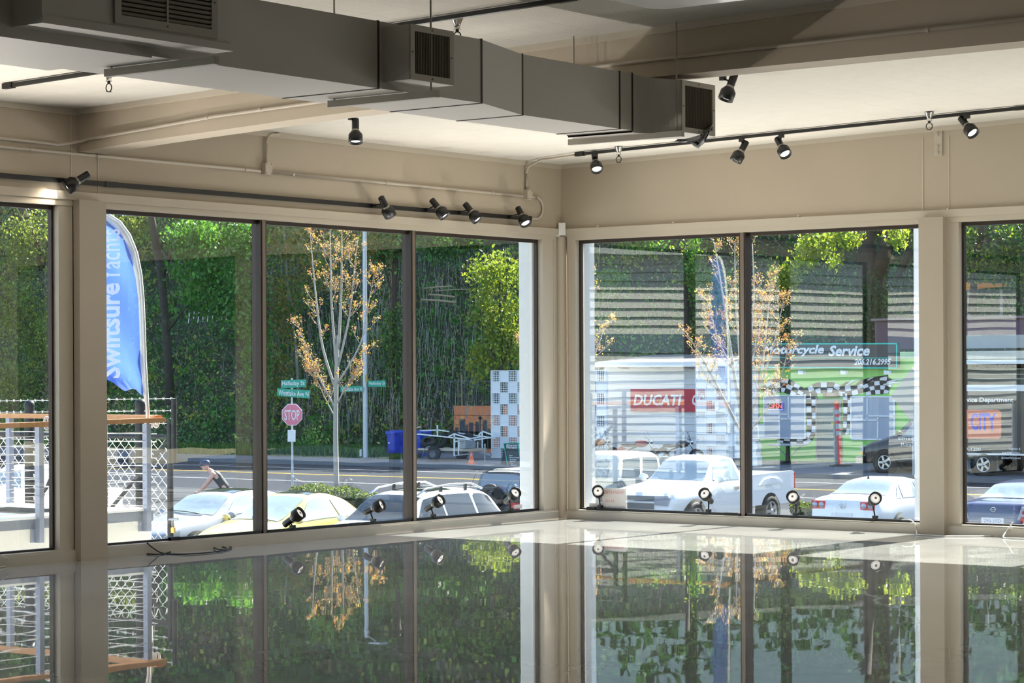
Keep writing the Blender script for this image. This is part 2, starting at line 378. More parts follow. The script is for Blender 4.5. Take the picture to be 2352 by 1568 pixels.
for y, a, b in ((-9.31, 5.5, 6.25), (-8.6, 5.48, 6.03), (-7.47, 5.48, 6.02), (-7.33, 5.47, 6.03), (-10.3, 5.48, 6.25)):
    MB().box((a-.004, y-.007, 3.296), (b+.004, y+.007, 3.704)).build('duct_seam', seam, duct, world=True)
# elbow turning toward the room
mb = MB(); rows = []
for i in range(15):
    t = i/14*pi/2
    pi_ = (6.03 + .28*(1-cos(t)), -7.33 + .20*sin(t)); po = (5.47 + .84*(1-cos(t)), -7.33 + .62*sin(t))
    rows.append([(*pi_, 3.285), (*po, 3.285), (*po, 3.65 + .05*(1-i/14)), (*pi_, 3.65 + .05*(1-i/14))])
mb.grid(rows, close=True, smooth=False); elb = mb.build('elbow', DUCT, duct, world=True)
GRF = mat('grille_frame', (.42, .39, .33), .5); SLAT = mat('grille_slat', (.22, .19, .145), .5)
def grille(x, y0, y1, z0, z1, fr, n, vert, par, split=False):
    g = MB()
    for a, b, c, d in ((y0, y1, z0, z0+fr), (y0, y1, z1-fr, z1), (y0, y0+fr, z0+fr, z1-fr), (y1-fr, y1, z0+fr, z1-fr)): g.box((x, a, c), (x+.012, b, d))
    g = g.build('grille', GRF, par, world=True)
    def sub(mb, nm, ma):
        iv = inv_of(par); mb.v = [tuple(iv @ Vector(p)) for p in mb.v]; return mb.build(nm, ma, g)
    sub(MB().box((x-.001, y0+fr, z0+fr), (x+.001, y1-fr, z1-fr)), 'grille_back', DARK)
    for i in range(n):
        t = (i+.5)/n
        if vert:
            y = y0+fr + t*(y1-y0-2*fr); sub(MB().bar((x+.006, y, z0+fr), (x+.006, y, z1-fr), .010, .004, (1, .5, 0)), 'slat', SLAT)
        else:
            z = z0+fr + t*(z1-z0-2*fr); sub(MB().bar((x+.007, y0+fr, z), (x+.007, y1-fr, z), .016, .006, (1, 0, -.8)), 'slat', SLAT)
    if split: sub(MB().box((x, (y0+y1)/2-.006, z0+fr), (x+.014, (y0+y1)/2+.006, z1-fr)), 'divider', GRF)
    for y, z in (((y0+y1)/2, z0+fr/2), ((y0+y1)/2, z1-fr/2), (y0+fr/2, (z0+z1)/2), (y1-fr/2, (z0+z1)/2)): sub(MB().cyl((x+.01, y, z), (x+.016, y, z), .006, n=8), 'screw', SLAT)
MB().box((6.25, -10.26, 3.341), (6.455, -9.855, 3.668)).build('grille_box', DUCT, duct, world=True)
grille(6.457, -10.26, -9.855, 3.341, 3.668, .038, 22, True, duct)
grille(6.312, -7.14, -6.715, 3.285, 3.65, .036, 24, True, duct)
MB().box((6.25, -13.095, 3.353), (6.47, -11.765, 3.74)).build('grille_box', DUCT, duct, world=True)
MB().box((6.24, -13.10, 3.345), (6.482, -11.76, 3.385)).build('box_flange', DUCT, duct, world=True)
grille(6.472, -12.62, -11.88, 3.40, 3.78, .045, 12, False, duct, True)
# trapeze hangers and rods
for (pa, pb, rods) in (((253, 170), (490, 138), ((262, 0),)), ((778, 243), (985, 213), ((768, 0), (988, 0))), ((1308, 328), (1562, 329), ((1553, 178),))):
    a = onZ(pa[0], pa[1], 3.268); b = onZ(pb[0], pb[1], 3.268)
    if pa[0] == 1308: a = np.array([5.36, -7.2, 3.262]); b = np.array([6.34, -7.12, 3.262])
    y = (a[1]+b[1])/2; h = MB().bar((a[0], y, 3.27), (b[0], y, 3.27), .042, .042).build('trapeze_hanger', GRF, duct, world=True)
    iv = inv_of(duct)
    for x in (a[0]+.04, b[0]-.05)[:1 if pa[0] == 253 else 2]:
        mb = MB().cyl((x, y, 3.25), (x, y, ZC(x)), .006, n=6); mb.v = [tuple(iv @ Vector(p)) for p in mb.v]; mb.build('rod', GRF, h)
# scrap of plastic bag caught on the end grille
BAG = bpy.data.materials.new('printed_plastic'); BAG.use_nodes = True
n = BAG.node_tree.nodes; l = BAG.node_tree.links; tc = n.new('ShaderNodeTexCoord'); wv = n.new('ShaderNodeTexNoise'); wv.inputs['Scale'].default_value = 9; wv.inputs['Distortion'].default_value = 2
rp = n.new('ShaderNodeValToRGB'); rp.color_ramp.interpolation = 'CONSTANT'; rp.color_ramp.elements[0].color = (.02, .02, .03, 1); rp.color_ramp.elements[1].position = .42; rp.color_ramp.elements[1].color = (.72, .74, .8, 1)
l.new(tc.outputs['Object'], wv.inputs[0]); l.new(wv.outputs[0], rp.inputs[0]); l.new(rp.outputs[0], n['Principled BSDF'].inputs['Base Color']); n['Principled BSDF'].inputs['Roughness'].default_value = .3
rows = []
pts = [(1556, 320), (1575, 318), (1592, 316), (1606, 310), (1620, 300), (1632, 290), (1638, 282)]
for i, (px, py) in enumerate(pts):
    row = []
    for j in range(6):
        w = (6 + 34*sin(pi*(i+.6)/7.2))*(j/5)
        p = onX(px - j*.8 + random.uniform(-2, 2), py + w*(.8 if i > 2 else .35) + random.uniform(-1, 1), 6.34 + .03*sin(i*2.3+j*1.7)); row.append(p)
    rows.append(row)
mb = MB().grid(rows); bo = mb.build('plastic_bag', BAG)
bo.modifiers.new('thick', 'SOLIDIFY').thickness = .003
tag(bo, 'crumpled black and white plastic bag caught on the end of the air duct', 'bag')

# --- conduits
def conduit(nm, label, pts, r=.0135, straps=(), par=None):
    o = MB().tube(pts, r, 10).build(nm, PIPE)
    for p, d in straps:
        p = Vector(p); d = Vector(d); MB().cyl(p - d*.012, p + d*.012, r+.004, n=10).build('strap', PIPE, o)
    return tag(o, label, 'conduit')
def arc(c, u, v, r, a0, a1, n=10):
    c, u, v = Vector(c), Vector(u), Vector(v); return [c + u*r*cos(a0+(a1-a0)*i/n) + v*r*sin(a0+(a1-a0)*i/n) for i in range(n+1)]
zc_ = 3.517; xw = .02
c1 = conduit('conduit', 'beige conduit run along the left wall above the window, with clips', [(xw, -14, zc_), (xw, -4.80, zc_)], straps=[((xw, y, zc_), (0, 1, 0)) for y in (-7.6, -6.85, -5.0)])
c2 = conduit('conduit', 'beige conduit between the two junction boxes on the left wall', [(xw, -4.66, zc_), (xw, -.72, zc_)], straps=[((xw, y, zc_), (0, 1, 0)) for y in (-4.35, -2.98, -1.25)])
def jbox(label, y, z, s):
    t = thing('junction_box', label, 'junction box', (0, y, z))
    MB().box((0, -s/2, -s*.62), (.05, s/2, s*.62)).build('box_body', PIPE, t); MB().box((.05, -s/2-.003, -s*.64), (.054, s/2+.003, s*.64)).build('cover', PIPE, t)
    for a in (-1, 1):
        for b in (-1, 1): MB().cyl((.053, a*s*.38, b*s*.5), (.057, a*s*.38, b*s*.5), .006, n=6).build('screw', SLAT, t)
jbox('square beige junction box on the left wall with a conduit rising to the beam', -4.72, 3.545, .085)
jbox('square beige junction box on the left wall next to the room corner', -.64, 3.535, .085)
r_ = .10
conduit('conduit', 'bent beige conduit rising from a junction box to the ceiling beside the beam',
        [(xw, -4.72, 3.6), (xw, -4.72, 3.78)] + arc((xw, -4.62, 3.78), (0, -1, 0), (0, 0, 1), .10, 0, pi/2) + [(xw+.02, -4.55, 3.885)], .012)
conduit('conduit', 'bent beige conduit rising from the corner junction box to the ceiling track',
        [(xw, -.66, 3.59), (xw, -.66, 3.76)] + arc((xw+.1, -.66, 3.76), (-1, 0, 0), (0, 0, 1), .10, 0, pi/2) + [(.3, -.78, 3.885), (.86, -.93, 3.89)], .012)
conduit('conduit', 'looped beige conduit joining the corner junction box to the wall track',
        [(xw, -.58, zc_), (xw, -.48, zc_)] + arc((xw, -.48, 3.40), (0, 0, 1), (0, 1, 0), .117, 0, pi, 14) + [(xw, -.56, 3.283)], .012)
conduit('conduit', 'beige conduit crossing from the left wall and running up the side of the ceiling beam',
        [(xw, -14, 3.62), (xw, -7.45, 3.585), (xw, -7.3, 3.58), (.08, -7.085, 3.62), (.14, -7.078, 3.635), (1.7, -7.078, 3.725), (3.5, -7.078, 3.775), (6, -7.078, 3.82), (14, -7.078, 3.87)],
        straps=[((.35, -7.078, 3.648), (1, 0, .05)), ((1.6, -7.078, 3.72), (1, 0, .05)), ((2.2, -7.078, 3.742), (1, 0, .05)), ((8.2, -7.078, 3.832), (1, 0, 0))])
# --- lighting tracks
def track(label, a, b, w=.036, h=.03, up=(0, 0, 1)):
    t = thing('lighting_track', label, 'track', a)
    MB().bar(a, b, w, h, up).build('rail', BLACK, t, world=True)
    a = Vector(a); b = Vector(b); d = (b-a).normalized()
    MB().bar(a, a + d*.11, w+.012, h+.012, up).build('end_feed', BLACK, t, world=True)
    m_ = a.lerp(b, .45); MB().bar(m_, m_ + d*.14, w+.006, h+.006, up).build('joiner', BLACK, t, world=True)
    return t
track('long black lighting track fixed to the left wall above the window', (.025, -.60, 3.275), (.025, -14, 3.275), .03, .042)
track('black lighting track on the ceiling along the right window wall', (.88, -.93, ZC(.88)-.03), (12, -.93, ZC(12)-.03))
track('black lighting track on the ceiling beyond the beam, running above the air duct', (.84, -8.58, ZC(.84)-.03), (13, -8.58, ZC(13)-.03))
track('low black lighting track lying on the sill of the left window', (-.03, -5.95, .115), (-.03, -.5, .115), .03, .024)
track('low black lighting track lying on the sill of the right window', (.32, .03, .115), (4.3, .03, .115), .03, .024)
# --- spotlights
BULB_ON = mat('lit_bulb', (1., .95, .86), .4, var=0, emit=9.)
BULB_UP = mat('uplight_bulb', (.9, .88, .84), .4, var=0, emit=.55)
BULB_OFF = mat('unlit_bulb', (.72, .70, .66), .25, var=.03)
GREY = mat('spot_collar', (.35, .33, .3), .4, .4)
def spot(p, aim, label, grp, on, base='stem', drop=.1, attach=None):
    """p: middle of the lamp can; aim: direction of the lamp face; attach: where the stem meets its track"""
    p = Vector(p); aim = Vector(aim).normalized()
    t = thing('track_spotlight', label, 'spotlight', attach if attach is not None else p, 0, grp)
    M = Matrix.Translation(p) @ aim.to_track_quat('Z', 'Y').to_matrix().to_4x4()
    mb = MB().lathe([(0, -.135), (.030, -.135), (.033, -.125), (.033, -.025), (.038, -.015), (.060, .012), (.064, .02), (.064, .095), (.060, .095), (.058, .04), (.0, .035)], 20, M)
    can = mb.build('can', BLACK, t, world=True)
    iv = inv_of(t)
    def sub(mb, nm, ma): mb.v = [tuple(iv @ Vector(q)) for q in mb.v]; return mb.build(nm, ma, can)
    sub(MB().lathe([(.0335, -.03), (.0345, -.024), (.040, -.014), (.0385, -.01)], 20, M), 'collar', GREY)
    sub(MB().lathe([(0, .086), (.02, .084), (.044, .074), (.050, .06), (.045, .045), (0, .045)], 18, M), 'bulb', BULB_ON if on else (BULB_UP if on is None else BULB_OFF))
    if not on: sub(MB().lathe([(.0, .087), (.012, .0875), (.014, .085)], 12, M), 'bulb_tip', SLAT)
    if attach is not None:
        at = Vector(attach); k = M @ Vector((0, 0, -.06)); side = k + (at - k)*.0
        MB().tube([at, at.lerp(k, .5), k], .008, 8).build('stem', BLACK, t, world=True)
        s = .022; MB().box((at.x-s, at.y-s, at.z-.02), (at.x+s, at.y+s, at.z+.02)).build('adapter', BLACK, t, world=True)
    return t
def lamp_light(p, aim, e, size=R(60)):
    d = bpy.data.lights.new('spot_beam', 'SPOT'); d.energy = e; d.spot_size = size; d.spot_blend = .7; d.color = (1, .85, .66); d.shadow_soft_size = .05
    o = bpy.data.objects.new('spot_beam', d); COL.objects.link(o); a = Vector(aim).normalized(); o.location = Vector(p) + a*.1
    o.rotation_euler = a.to_track_quat('-Z', 'Y').to_euler()
UPW = 120
def uplight(p, aim, k=1.):
    d = bpy.data.lights.new('uplight_beam', 'SPOT'); d.energy = UPW*k; d.spot_size = R(96); d.spot_blend = .3; d.color = (1, .93, .84); d.shadow_soft_size = .03
    o = bpy.data.objects.new('uplight_beam', d); COL.objects.link(o); a = Vector(aim).normalized(); o.location = Vector(p) + a*.13
    o.rotation_euler = a.to_track_quat('-Z', 'Y').to_euler()
RTv, FWv, UPv = Vector(RT), Vector(FW), Vector((0, 0, 1))
def cdir(x, y, z): return RTv*x + UPv*y + FWv*z          # right, up, forward
G1, G2, G3 = 'spotlights on the left wall track', 'spotlights on the ceiling', 'spotlights standing on the window sills'
# left wall track: lamps held out from the wall
for (px, py, aim, on, lab) in (
        (174, 418, cdir(-.75, -.5, -.25), True, 'lit black track spotlight on the wall track above the left column'),
        (888, 478, cdir(.35, -.72, .5), False, 'dark black spotlight turned away, first of the four over the left window'),
        (1010, 481, cdir(.6, -.75, -.15), True, 'lit black spotlight on the wall track, second of the four over the left window'),
        (1086, 490, cdir(.6, -.78, -.2), True, 'lit black spotlight on the wall track, third of the four over the left window'),
        (1201, 499, cdir(.38, -.78, -.45), True, 'lit black spotlight at the end of the wall track beside the looped conduit')):
    p = onX(px, py, .17); at = (.045, float(p[1]) - .06, 3.275); spot(p, aim, lab, G1, on, attach=at)
    if on: lamp_light(p, aim, 14 if px < 200 else 8)
for (px, py, yy, aim, on, lab) in (
        (1369, 375, -.93, cdir(.1, -.8, -.55), True, 'lit black spotlight on the ceiling track nearest the room corner'),
        (1700, 351, -.93, cdir(-.45, -.8, -.05), False, 'dark black spotlight on the right ceiling track, tilted down to the left'),
        (1797, 340, -.93, cdir(.3, -.75, -.55), True, 'lit black spotlight on the right ceiling track beside a dark one'),
        (2224, 292, -.93, cdir(.4, -.7, -.55), True, 'lit black spotlight near the right end of the ceiling track')):
    p = onY(px, py, yy); at = (float(p[0]) - .01 + (.03 if px == 1700 else 0), yy, ZC(p[0]) - .055); spot(p, aim, lab, G2, on, attach=at)
    if on: lamp_light(p, aim, 8)
p = onY(817, 305, -4.95); spot(p, cdir(.02, -.97, -.25), 'lit black spotlight hanging by itself below the ceiling left of the duct', G2, True, attach=(float(p[0])-.05, -4.95, ZC(p[0])-.02)); lamp_light(p, (0, 0, -1), 10)
p = onY(1675, 205, -4.67); spot(p, cdir(-.35, -.93, -.1), 'black spotlight hanging by itself right of the duct end', G2, False, attach=(float(p[0])-.06, -4.67, ZC(p[0])-.03))
ords = ('in front of the yellow car', 'in front of the white estate windscreen', 'beside the second mullion', 'nearest the room corner')
for (px, py, aim, lab) in zip((676, 861, 999, 1176), (1188, 1166, 1156, 1139), (cdir(.75, .55, -.38), cdir(.85, .4, -.35), cdir(.72, .5, -.48), cdir(.5, .5, -.7)), ords):
    p = onX(px, py, -.01); spot(p, aim, 'black uplight spotlight standing on the left window sill ' + lab, G3, None, attach=(-.03, float(p[1]), .135)); uplight(p, (.70, -.05, .72), .35 if px == 1176 else 1.)
ords = ('nearest the room corner', 'in front of the white pickup door', 'in front of the pickup rear wheel', 'in front of the white saloon')
for (px, py, aim, lab) in zip((1375, 1624, 1825, 2007), (1132, 1140, 1146, 1148), (cdir(-.12, .35, -.93), cdir(-.4, .45, -.8), cdir(-.35, .38, -.85), cdir(.1, .3, -.95)), ords):
    p = onY(px, py, -.0); spot(p, aim, 'black uplight spotlight standing on the right window sill ' + lab, G3, None, attach=(float(p[0]), .03, .135)); uplight(p, (0, -.70, .72), .35 if px == 1375 else 1.)
for k, y in enumerate((-8.5, -9.7, -10.9)): spot((-.01, y, .24), (.6, -.1, .6), 'black uplight spotlight on the sill of the window left of the column, ' + ('first', 'second', 'third')[k] + ' from it', G3, None, attach=(-.03, y, .135)); uplight((-.01, y, .24), (.70, 0, .72), 2.4)
for k, x in enumerate((6.6, 8.0, 10.2, 12.2)): spot((x, 0, .24), (-.1, -.6, .6), 'black uplight spotlight on the sill beyond the right column, ' + ('first', 'second', 'third', 'fourth')[k] + ' from it', G3, None, attach=(x, .03, .135)); uplight((x, 0, .24), (0, -.70, .72))
# --- sprinklers
def sprinkler(x, y, label):
    z = ZC(x) - .012; t = thing('fire_sprinkler', label, 'sprinkler', (x, y, z), 0, 'ceiling sprinklers')
    MB().lathe([(.045, 0), (.03, -.035), (.022, -.05), (.022, -.075), (.028, -.078), (.0, -.078)], 16).build('escutcheon', CHROME, t)
    MB().cyl((0, 0, -.07), (0, 0, -.1), .012, n=10).build('body', BLACK, t)
    M = Matrix.Translation((0, 0, -.125)) @ Matrix.Rotation(pi/2, 4, 'X')
    MB().tube([(.032*cos(a), 0, -.128 + .032*sin(a)) for a in np.linspace(0, 2*pi, 17)], .0045, 6).build('frame_arm', BRONZE, t)
    MB().cyl((0, 0, -.158), (0, 0, -.162), .022, n=12).build('deflector', BRONZE, t)
sprinkler(1.93, -8.47, 'chrome pendant sprinkler beside the track end at upper left')
sprinkler(1.5, -1.03, 'chrome pendant sprinkler half hidden by the end of the air duct')
sprinkler(5.12, -1.15, 'chrome pendant sprinkler over the right column bracket')
sprinkler(5.36, -8.45, 'chrome pendant sprinkler seen past the upper grille box of the duct')
# ceiling fixture at the top edge
pq = onC(1500, 14, 3.80); pl = []
for cx, cy, a0 in ((1.22, .08, 0), (.12, .08, pi/2), (.12, -.40, pi), (1.22, -.40, 1.5*pi)): pl += [(cx + .12*cos(a0+t), cy + .12*sin(a0+t)) for t in np.linspace(0, pi/2, 6)]
so = thing('ceiling_light', 'white rounded ceiling fitting at the top edge of the picture', 'ceiling light', (pq[0]-.06, pq[1]-.06, ZC(pq[0])-.01))
MB().prism(pl, 'z', -.10, -.0).build('diffuser', mat('dome_glass', (.85, .84, .82), .3), so); MB().prism([(.02+x*.97, y*.97) for x, y in pl], 'z', -.0, .02).build('housing', WHITE, so)
# motion sensor, bracket
t = thing('motion_sensor', 'white motion sensor mounted high in the room corner', 'sensor', (.05, -.05, 3.12), R(-45))
MB().prism([(-.032, 0), (.032, 0), (.036, .03), (.034, .135), (-.034, .135), (-.036, .03)], 'y', -.045, .03).build('case', WHITE, t)
MB().lathe([(.034, -.012), (.034, .02), (.025, .05), (0, .06)], 16, Matrix.Translation((0, -.04, .012)) @ Matrix.Rotation(pi/2, 4, 'X') @ Matrix.Scale(.8, 4)).build('lens', mat('sensor_lens', (.75, .75, .72), .25), t)
MB().box((-.024, -.048, .052), (.024, -.045, .059)).build('slot', BLACK, t)
t = thing('steel_bracket', 'beige steel plate bracket with bolts below the ceiling over the right column', 'bracket', (4.62, -.0, 3.84))
MB().box((-.04, -.016, -.12), (.045, 0, .16)).build('plate', PIPE, t)
for z in (.09, -.03, -.09): MB().cyl((-.002, -.016, z), (-.002, -.035, z), .016, n=6).build('bolt', PIPE, t)
# little hooks along the header boards
for i, (px, py) in enumerate(((1374, 520), (1547, 511), (1835, 496), (2178, 480))):
    p = onY(px, py, -.01); o = MB().cyl((p[0], -.0, p[2]), (p[0], -.025, p[2]), .009, n=8).tube([(p[0], -.025, p[2]), (p[0], -.03, p[2]-.012), (p[0], -.02, p[2]-.018)], .004, 5).build('cup_hook', WHITE)
    tag(o, 'small white cup hook on the right header board, %s' % ('first from the corner', 'second from the corner', 'third from the corner', 'right of the column')[i], 'hook', 'hooks on the header board')
# --- cables on the floor
def cable(label, pts, r, ma, cat='cable', plug=None):
    q = []; P = [Vector(p) for p in pts]
    for i in range(len(P)-1):
        a, b, c, d = P[max(i-1, 0)], P[i], P[i+1], P[min(i+2, len(P)-1)]
        for k in range(6):
            t = k/6; q.append(.5*((2*b) + (c-a)*t + (2*a-5*b+4*c-d)*t*t + (3*b-a-3*c+d)*t**3))
    q.append(P[-1]); o = MB().tube(q, r, 6).build('power_cable', ma); tag(o, label, cat)
    if plug: MB().bar(P[-1], P[-1] + Vector(plug), .03, .022).build('plug', ma, o)
    return o
fl = lambda px, py, z=.008: onZ(px, py, z)
cable('black power cord coiled on the floor by the left window sill', [onX(338, 1246, .06), onX(352, 1258, .075), fl(375, 1270), fl(430, 1272), fl(500, 1266), fl(532, 1258), fl(515, 1251), fl(490, 1254), fl(505, 1262, .016), fl(520, 1258), fl(480, 1251, .02), fl(430, 1252), fl(400, 1264), fl(370, 1272), fl(330, 1271)], .006, RUBBER, plug=(-.05, -.03, 0))
CW = mat('white_cable', (.75, .74, .72), .5)
cable('thin white cord looping from the far left sill to the floor', [onX(-12, 1271, .06), onX(6, 1276, .075), onX(18, 1283, .085), fl(20, 1292), fl(8, 1301), fl(-20, 1302)], .005, CW)
cable('white and black cord dropping from the right sill beside the column', [onY(2072, 1193, -.05), onY(2092, 1194, -.06), onY(2102, 1204, -.065), onY(2106, 1219, -.065), fl(2108, 1227), fl(2140, 1229), fl(2165, 1231), fl(2190, 1231), fl(2240, 1231), fl(2280, 1230)], .006, CW)
cable('white cord hanging over the far right sill to the floor', [onY(2326, 1198, -.055), onY(2322, 1206, -.062), onY(2312, 1220, -.07), fl(2305, 1234), fl(2330, 1236), fl(2370, 1237)], .007, CW)
# --- notices stuck to the glass
def notice(label, px0, py0, px1, py1, W, lines, base):
    a = (onY if W == 'Y' else onX)(px0, py1, .068 if W == 'Y' else -.068); b = (onY if W == 'Y' else onX)(px1, py0, .068 if W == 'Y' else -.068)
    t = thing('window_notice', label, 'notice', a)
    if W == 'Y': MB().box((a[0], .066, a[2]), (b[0], .0675, b[2])).build('sheet', base, t, world=True); ex = np.array([1., 0, 0]); nn = np.array([0, -.0015, 0])
    else: MB().box((-.0675, a[1], a[2]), (-.066, b[1], b[2])).build('sheet', base, t, world=True); ex = np.array([0, 1., 0]); nn = np.array([.0015, 0, 0])
    w = float(np.abs((b-a) @ ex)); h = b[2]-a[2]
    for s, x0, y0, ww, ma, mir in lines:
        o = a + ex*w*x0 + UP*h*y0; o = o + (np.array([0, .066-o[1]-.0012, 0]) if W == 'Y' else np.array([-.066-o[0]+.0012, 0, 0]))
        lettering(s, o + (ex*w*ww if mir else 0), ex*(-1 if mir else 1), UP, w*ww, ma, t, depth=.0004)
    return t
PINK = mat('faded_red_ink', (.75, .34, .34), .6); INK = mat('faded_grey_ink', (.45, .45, .5), .6); PAPER = mat('notice_sheet', (.82, .78, .77), .6)
notice('pale surveillance warning notice on the right window, read from outside', 1384, 1122, 1438, 1169, 'Y', [('WARNING', .08, .74, .84, PINK, True), ('24 HR.', .1, .33, .42, PINK, True), ('Video Surveillance', .08, .08, .84, INK, True)], PAPER)
notice('small white sticker at the foot of the right window by the corner', 1354, 1156, 1384, 1167, 'Y', [], PAPER)
notice('small white sticker at the foot of the left window by the corner', 1181, 1158, 1199, 1168, 'X', [], PAPER)
# ================================================================== terrace outside the left window
SLATE = mat('slate_flashing', (.20, .22, .27), .5, var=.06); PLASTER = mat('white_plaster', (.74, .72, .68), .8, var=.04, scale=4)
WOOD = mat('oiled_handrail', (.52, .25, .11), .5, var=.2, scale=12); RAILP = mat('blue_grey_steel', (.30, .33, .42), .45, .3, var=.06)
DECK = mat('pale_deck', (.66, .65, .63), .8, var=.1)
GZ = -2.25
struct('terrace_wall', MB().box((-1.45, -20, -2.3), (-1.2, -5.06, .20)).box((-6, -5.3, -2.3), (-1.45, -5.06, .22)), PLASTER)
struct('terrace_bounce_slab', MB().box((-1.2, -20, -.4), (-.26, -.5, -.15)), DECK)  # unseen pale slab added to bounce sunlight onto the terrace wall and indoors
struct('terrace_floor', MB().box((-6, -20, -.35), (-1.45, -5.3, -.12)), DECK)
struct('trim_7', MB().slab([(-1.2, -20, .17), (-1.2, -5.05, .20), (-1.2, -5.05, .29), (-1.2, -20, .24)], (.015, 0, 0)).box((-6, -5.06, .19), (-1.2, -5.045, .28)), SLATE)
struct('trim_8', MB().slab([(-1.48, -20, .24), (-1.17, -20, .24), (-1.17, -5.03, .295), (-1.48, -5.03, .295)], (0, 0, .02)).box((-6, -5.33, .285), (-1.48, -5.03, .305)), WHITE)
rail = thing('terrace_railing', 'terrace railing with an oiled wood handrail, steel posts and thin cables outside the left window', 'railing', (-1.15, -5.05, .05))
B = lambda mb, nm, ma: mb.build(nm, ma, rail, world=True)
B(MB().bar((-1.12, -14, 1.10), (-1.12, -4.98, 1.165), .09, .045), 'handrail', WOOD)
B(MB().bar((-1.12, -5.03, 1.19), (-6, -5.03, 1.19), .09, .045), 'handrail', WOOD)
for y in (-13.6, -10.3, -7.9, -6.5, -5.16):
    z0 = .07 if y < -6 else .1; B(MB().box((-1.185, y-.028, z0), (-1.125, y+.028, 1.13)), 'post', RAILP); B(MB().box((-1.195, y-.075, z0), (-1.185, y+.028, .27)), 'post_foot', RAILP)
for x in (-1.9, -3.3, -4.8): B(MB().box((x-.028, -5.06, .3), (x+.028, -5.0, 1.17)), 'post', RAILP)
for k in range(10):
    z = .33 + k*.078; B(MB().tube([(-1.155, -14, z-.03), (-1.155, -5.16, z+.02)], .0035, 5), 'cable', WHITE); B(MB().tube([(-1.155, -5.03, z), (-6, -5.03, z)], .0035, 5), 'cable', WHITE)
# chain link fence and barbed wire beyond the terrace
FY = -3.9
fence = thing('chain_link_fence', 'chain link fence with round black posts and barbed wire beyond the terrace', 'fence', (-3, FY, -.2))
B = lambda mb, nm, ma, **k: mb.build(nm, ma, fence, world=True, **k)
POST = mat('black_fence_post', (.03, .03, .035), .5, .4, var=.1); WIRE = mat('galvanised_wire', (.78, .77, .76), .5, .1, var=.05)
xs = [onY(68, 960, FY)[0], onY(323, 960, FY)[0], onY(391, 1000, FY)[0]]
for x, r, zt in ((xs[0], .055, 1.27), (xs[1], .055, 1.29), (xs[2], .032, 1.12)):
    B(MB().cyl((x, FY, -2.3), (x, FY, zt), r, n=16).lathe([(r*1.06, 0), (r*1.06, r*.5), (r*.8, r*.95), (0, r*1.2)], 16, Matrix.Translation((x, FY, zt))), 'post', POST)
x4 = onY(405, 1000, FY-.02)[0]; B(MB().cyl((x4, FY-.05, .7), (x4, FY-.05, 1.36), .03, n=12), 'barb_arm', POST)
B(MB().cyl((-8, FY, .96), (xs[2], FY, .96), .024, n=10), 'top_rail', POST)
B(MB().cyl((xs[1]-1.05, FY, -.3), (xs[2]-.02, FY, .93), .02, n=8), 'brace', POST)
B(MB().cyl((xs[0]-.2, FY, -.3), (xs[0]+.55, FY, .8), .02, n=8), 'brace', POST)
mesh = MB(); pitch = .062
x = -5.2; k = 0
while x < xs[2]:
    pts = []; z = -.35
    i = 0
    while z < .98: pts.append((x + (pitch/2 if (i+k) % 2 else -pitch/2), FY + (.004 if (i+k) % 2 else -.004), z)); z += pitch; i += 1
    mesh.tube(pts, .0048, 3, smooth=False); x += pitch; k += 1
B(mesh, 'wire_mesh', WIRE, kind='stuff', fix=False)
for j, (ya, yb) in enumerate(((921, 915), (947, 943), (974, 972))):
    a = onY(-40, ya, FY); b = onY(403, yb, FY); mb = MB().tube([a, b], .003, 4)
    n = 26
    for i in range(n):
        p = Vector(a).lerp(Vector(b), (i+.5)/n)
        for s in (-1, 1): mb.tube([p + Vector((-.012, 0, -.014*s)), p + Vector((.012, 0, .014*s))], .0028, 3)
    B(mb, 'barbed_strand', WIRE)
for px, py in ((100, 968), (340, 968)):   # rope coils tied at the posts
    p = onY(px, py, -5.0) if px > 200 else onX(px, py+4, -1.2)
    for i in range(2):
        c = Vector(p) + RTv*(.03 + .05*i); o = MB().tube([c + RTv*.03*cos(a)*.7 + UPv*.055*sin(a) for a in np.linspace(0, 2*pi, 15)], .014, 6).build('rope_coil', mat('white_rope', (.7, .68, .66), .8))
        tag(o, 'loop of white rope hung on the terrace handrail ' + (('left of the steel post', 'right of the steel post')[i] if px < 200 else ('beside the flag pole', 'at the end of the handrail')[i]), 'rope', 'rope loops on the handrail')
p = Vector(onY(398, 1210, FY-.06)); t = thing('padlock', 'brass padlock hanging from the chain on the fence gate post', 'padlock', p)
MB().box((-.022, -.012, -.06), (.022, .012, -.005)).build('lock_body', mat('brass', (.6, .38, .12), .35, .8), t)
MB().tube([(-.015, 0, -.01), (-.015, 0, .07)] + [(.015*-cos(a), 0, .07+.015*sin(a)) for a in np.linspace(0.2, pi-.2, 6)] + [(.015, 0, .07), (.015, 0, -.01)], .005, 6).build('shackle', CHROME, t)
MB().cyl((-.06, .0, .075), (.07, .0, .085), .012, n=8).build('latch_bar', STEEL, t)
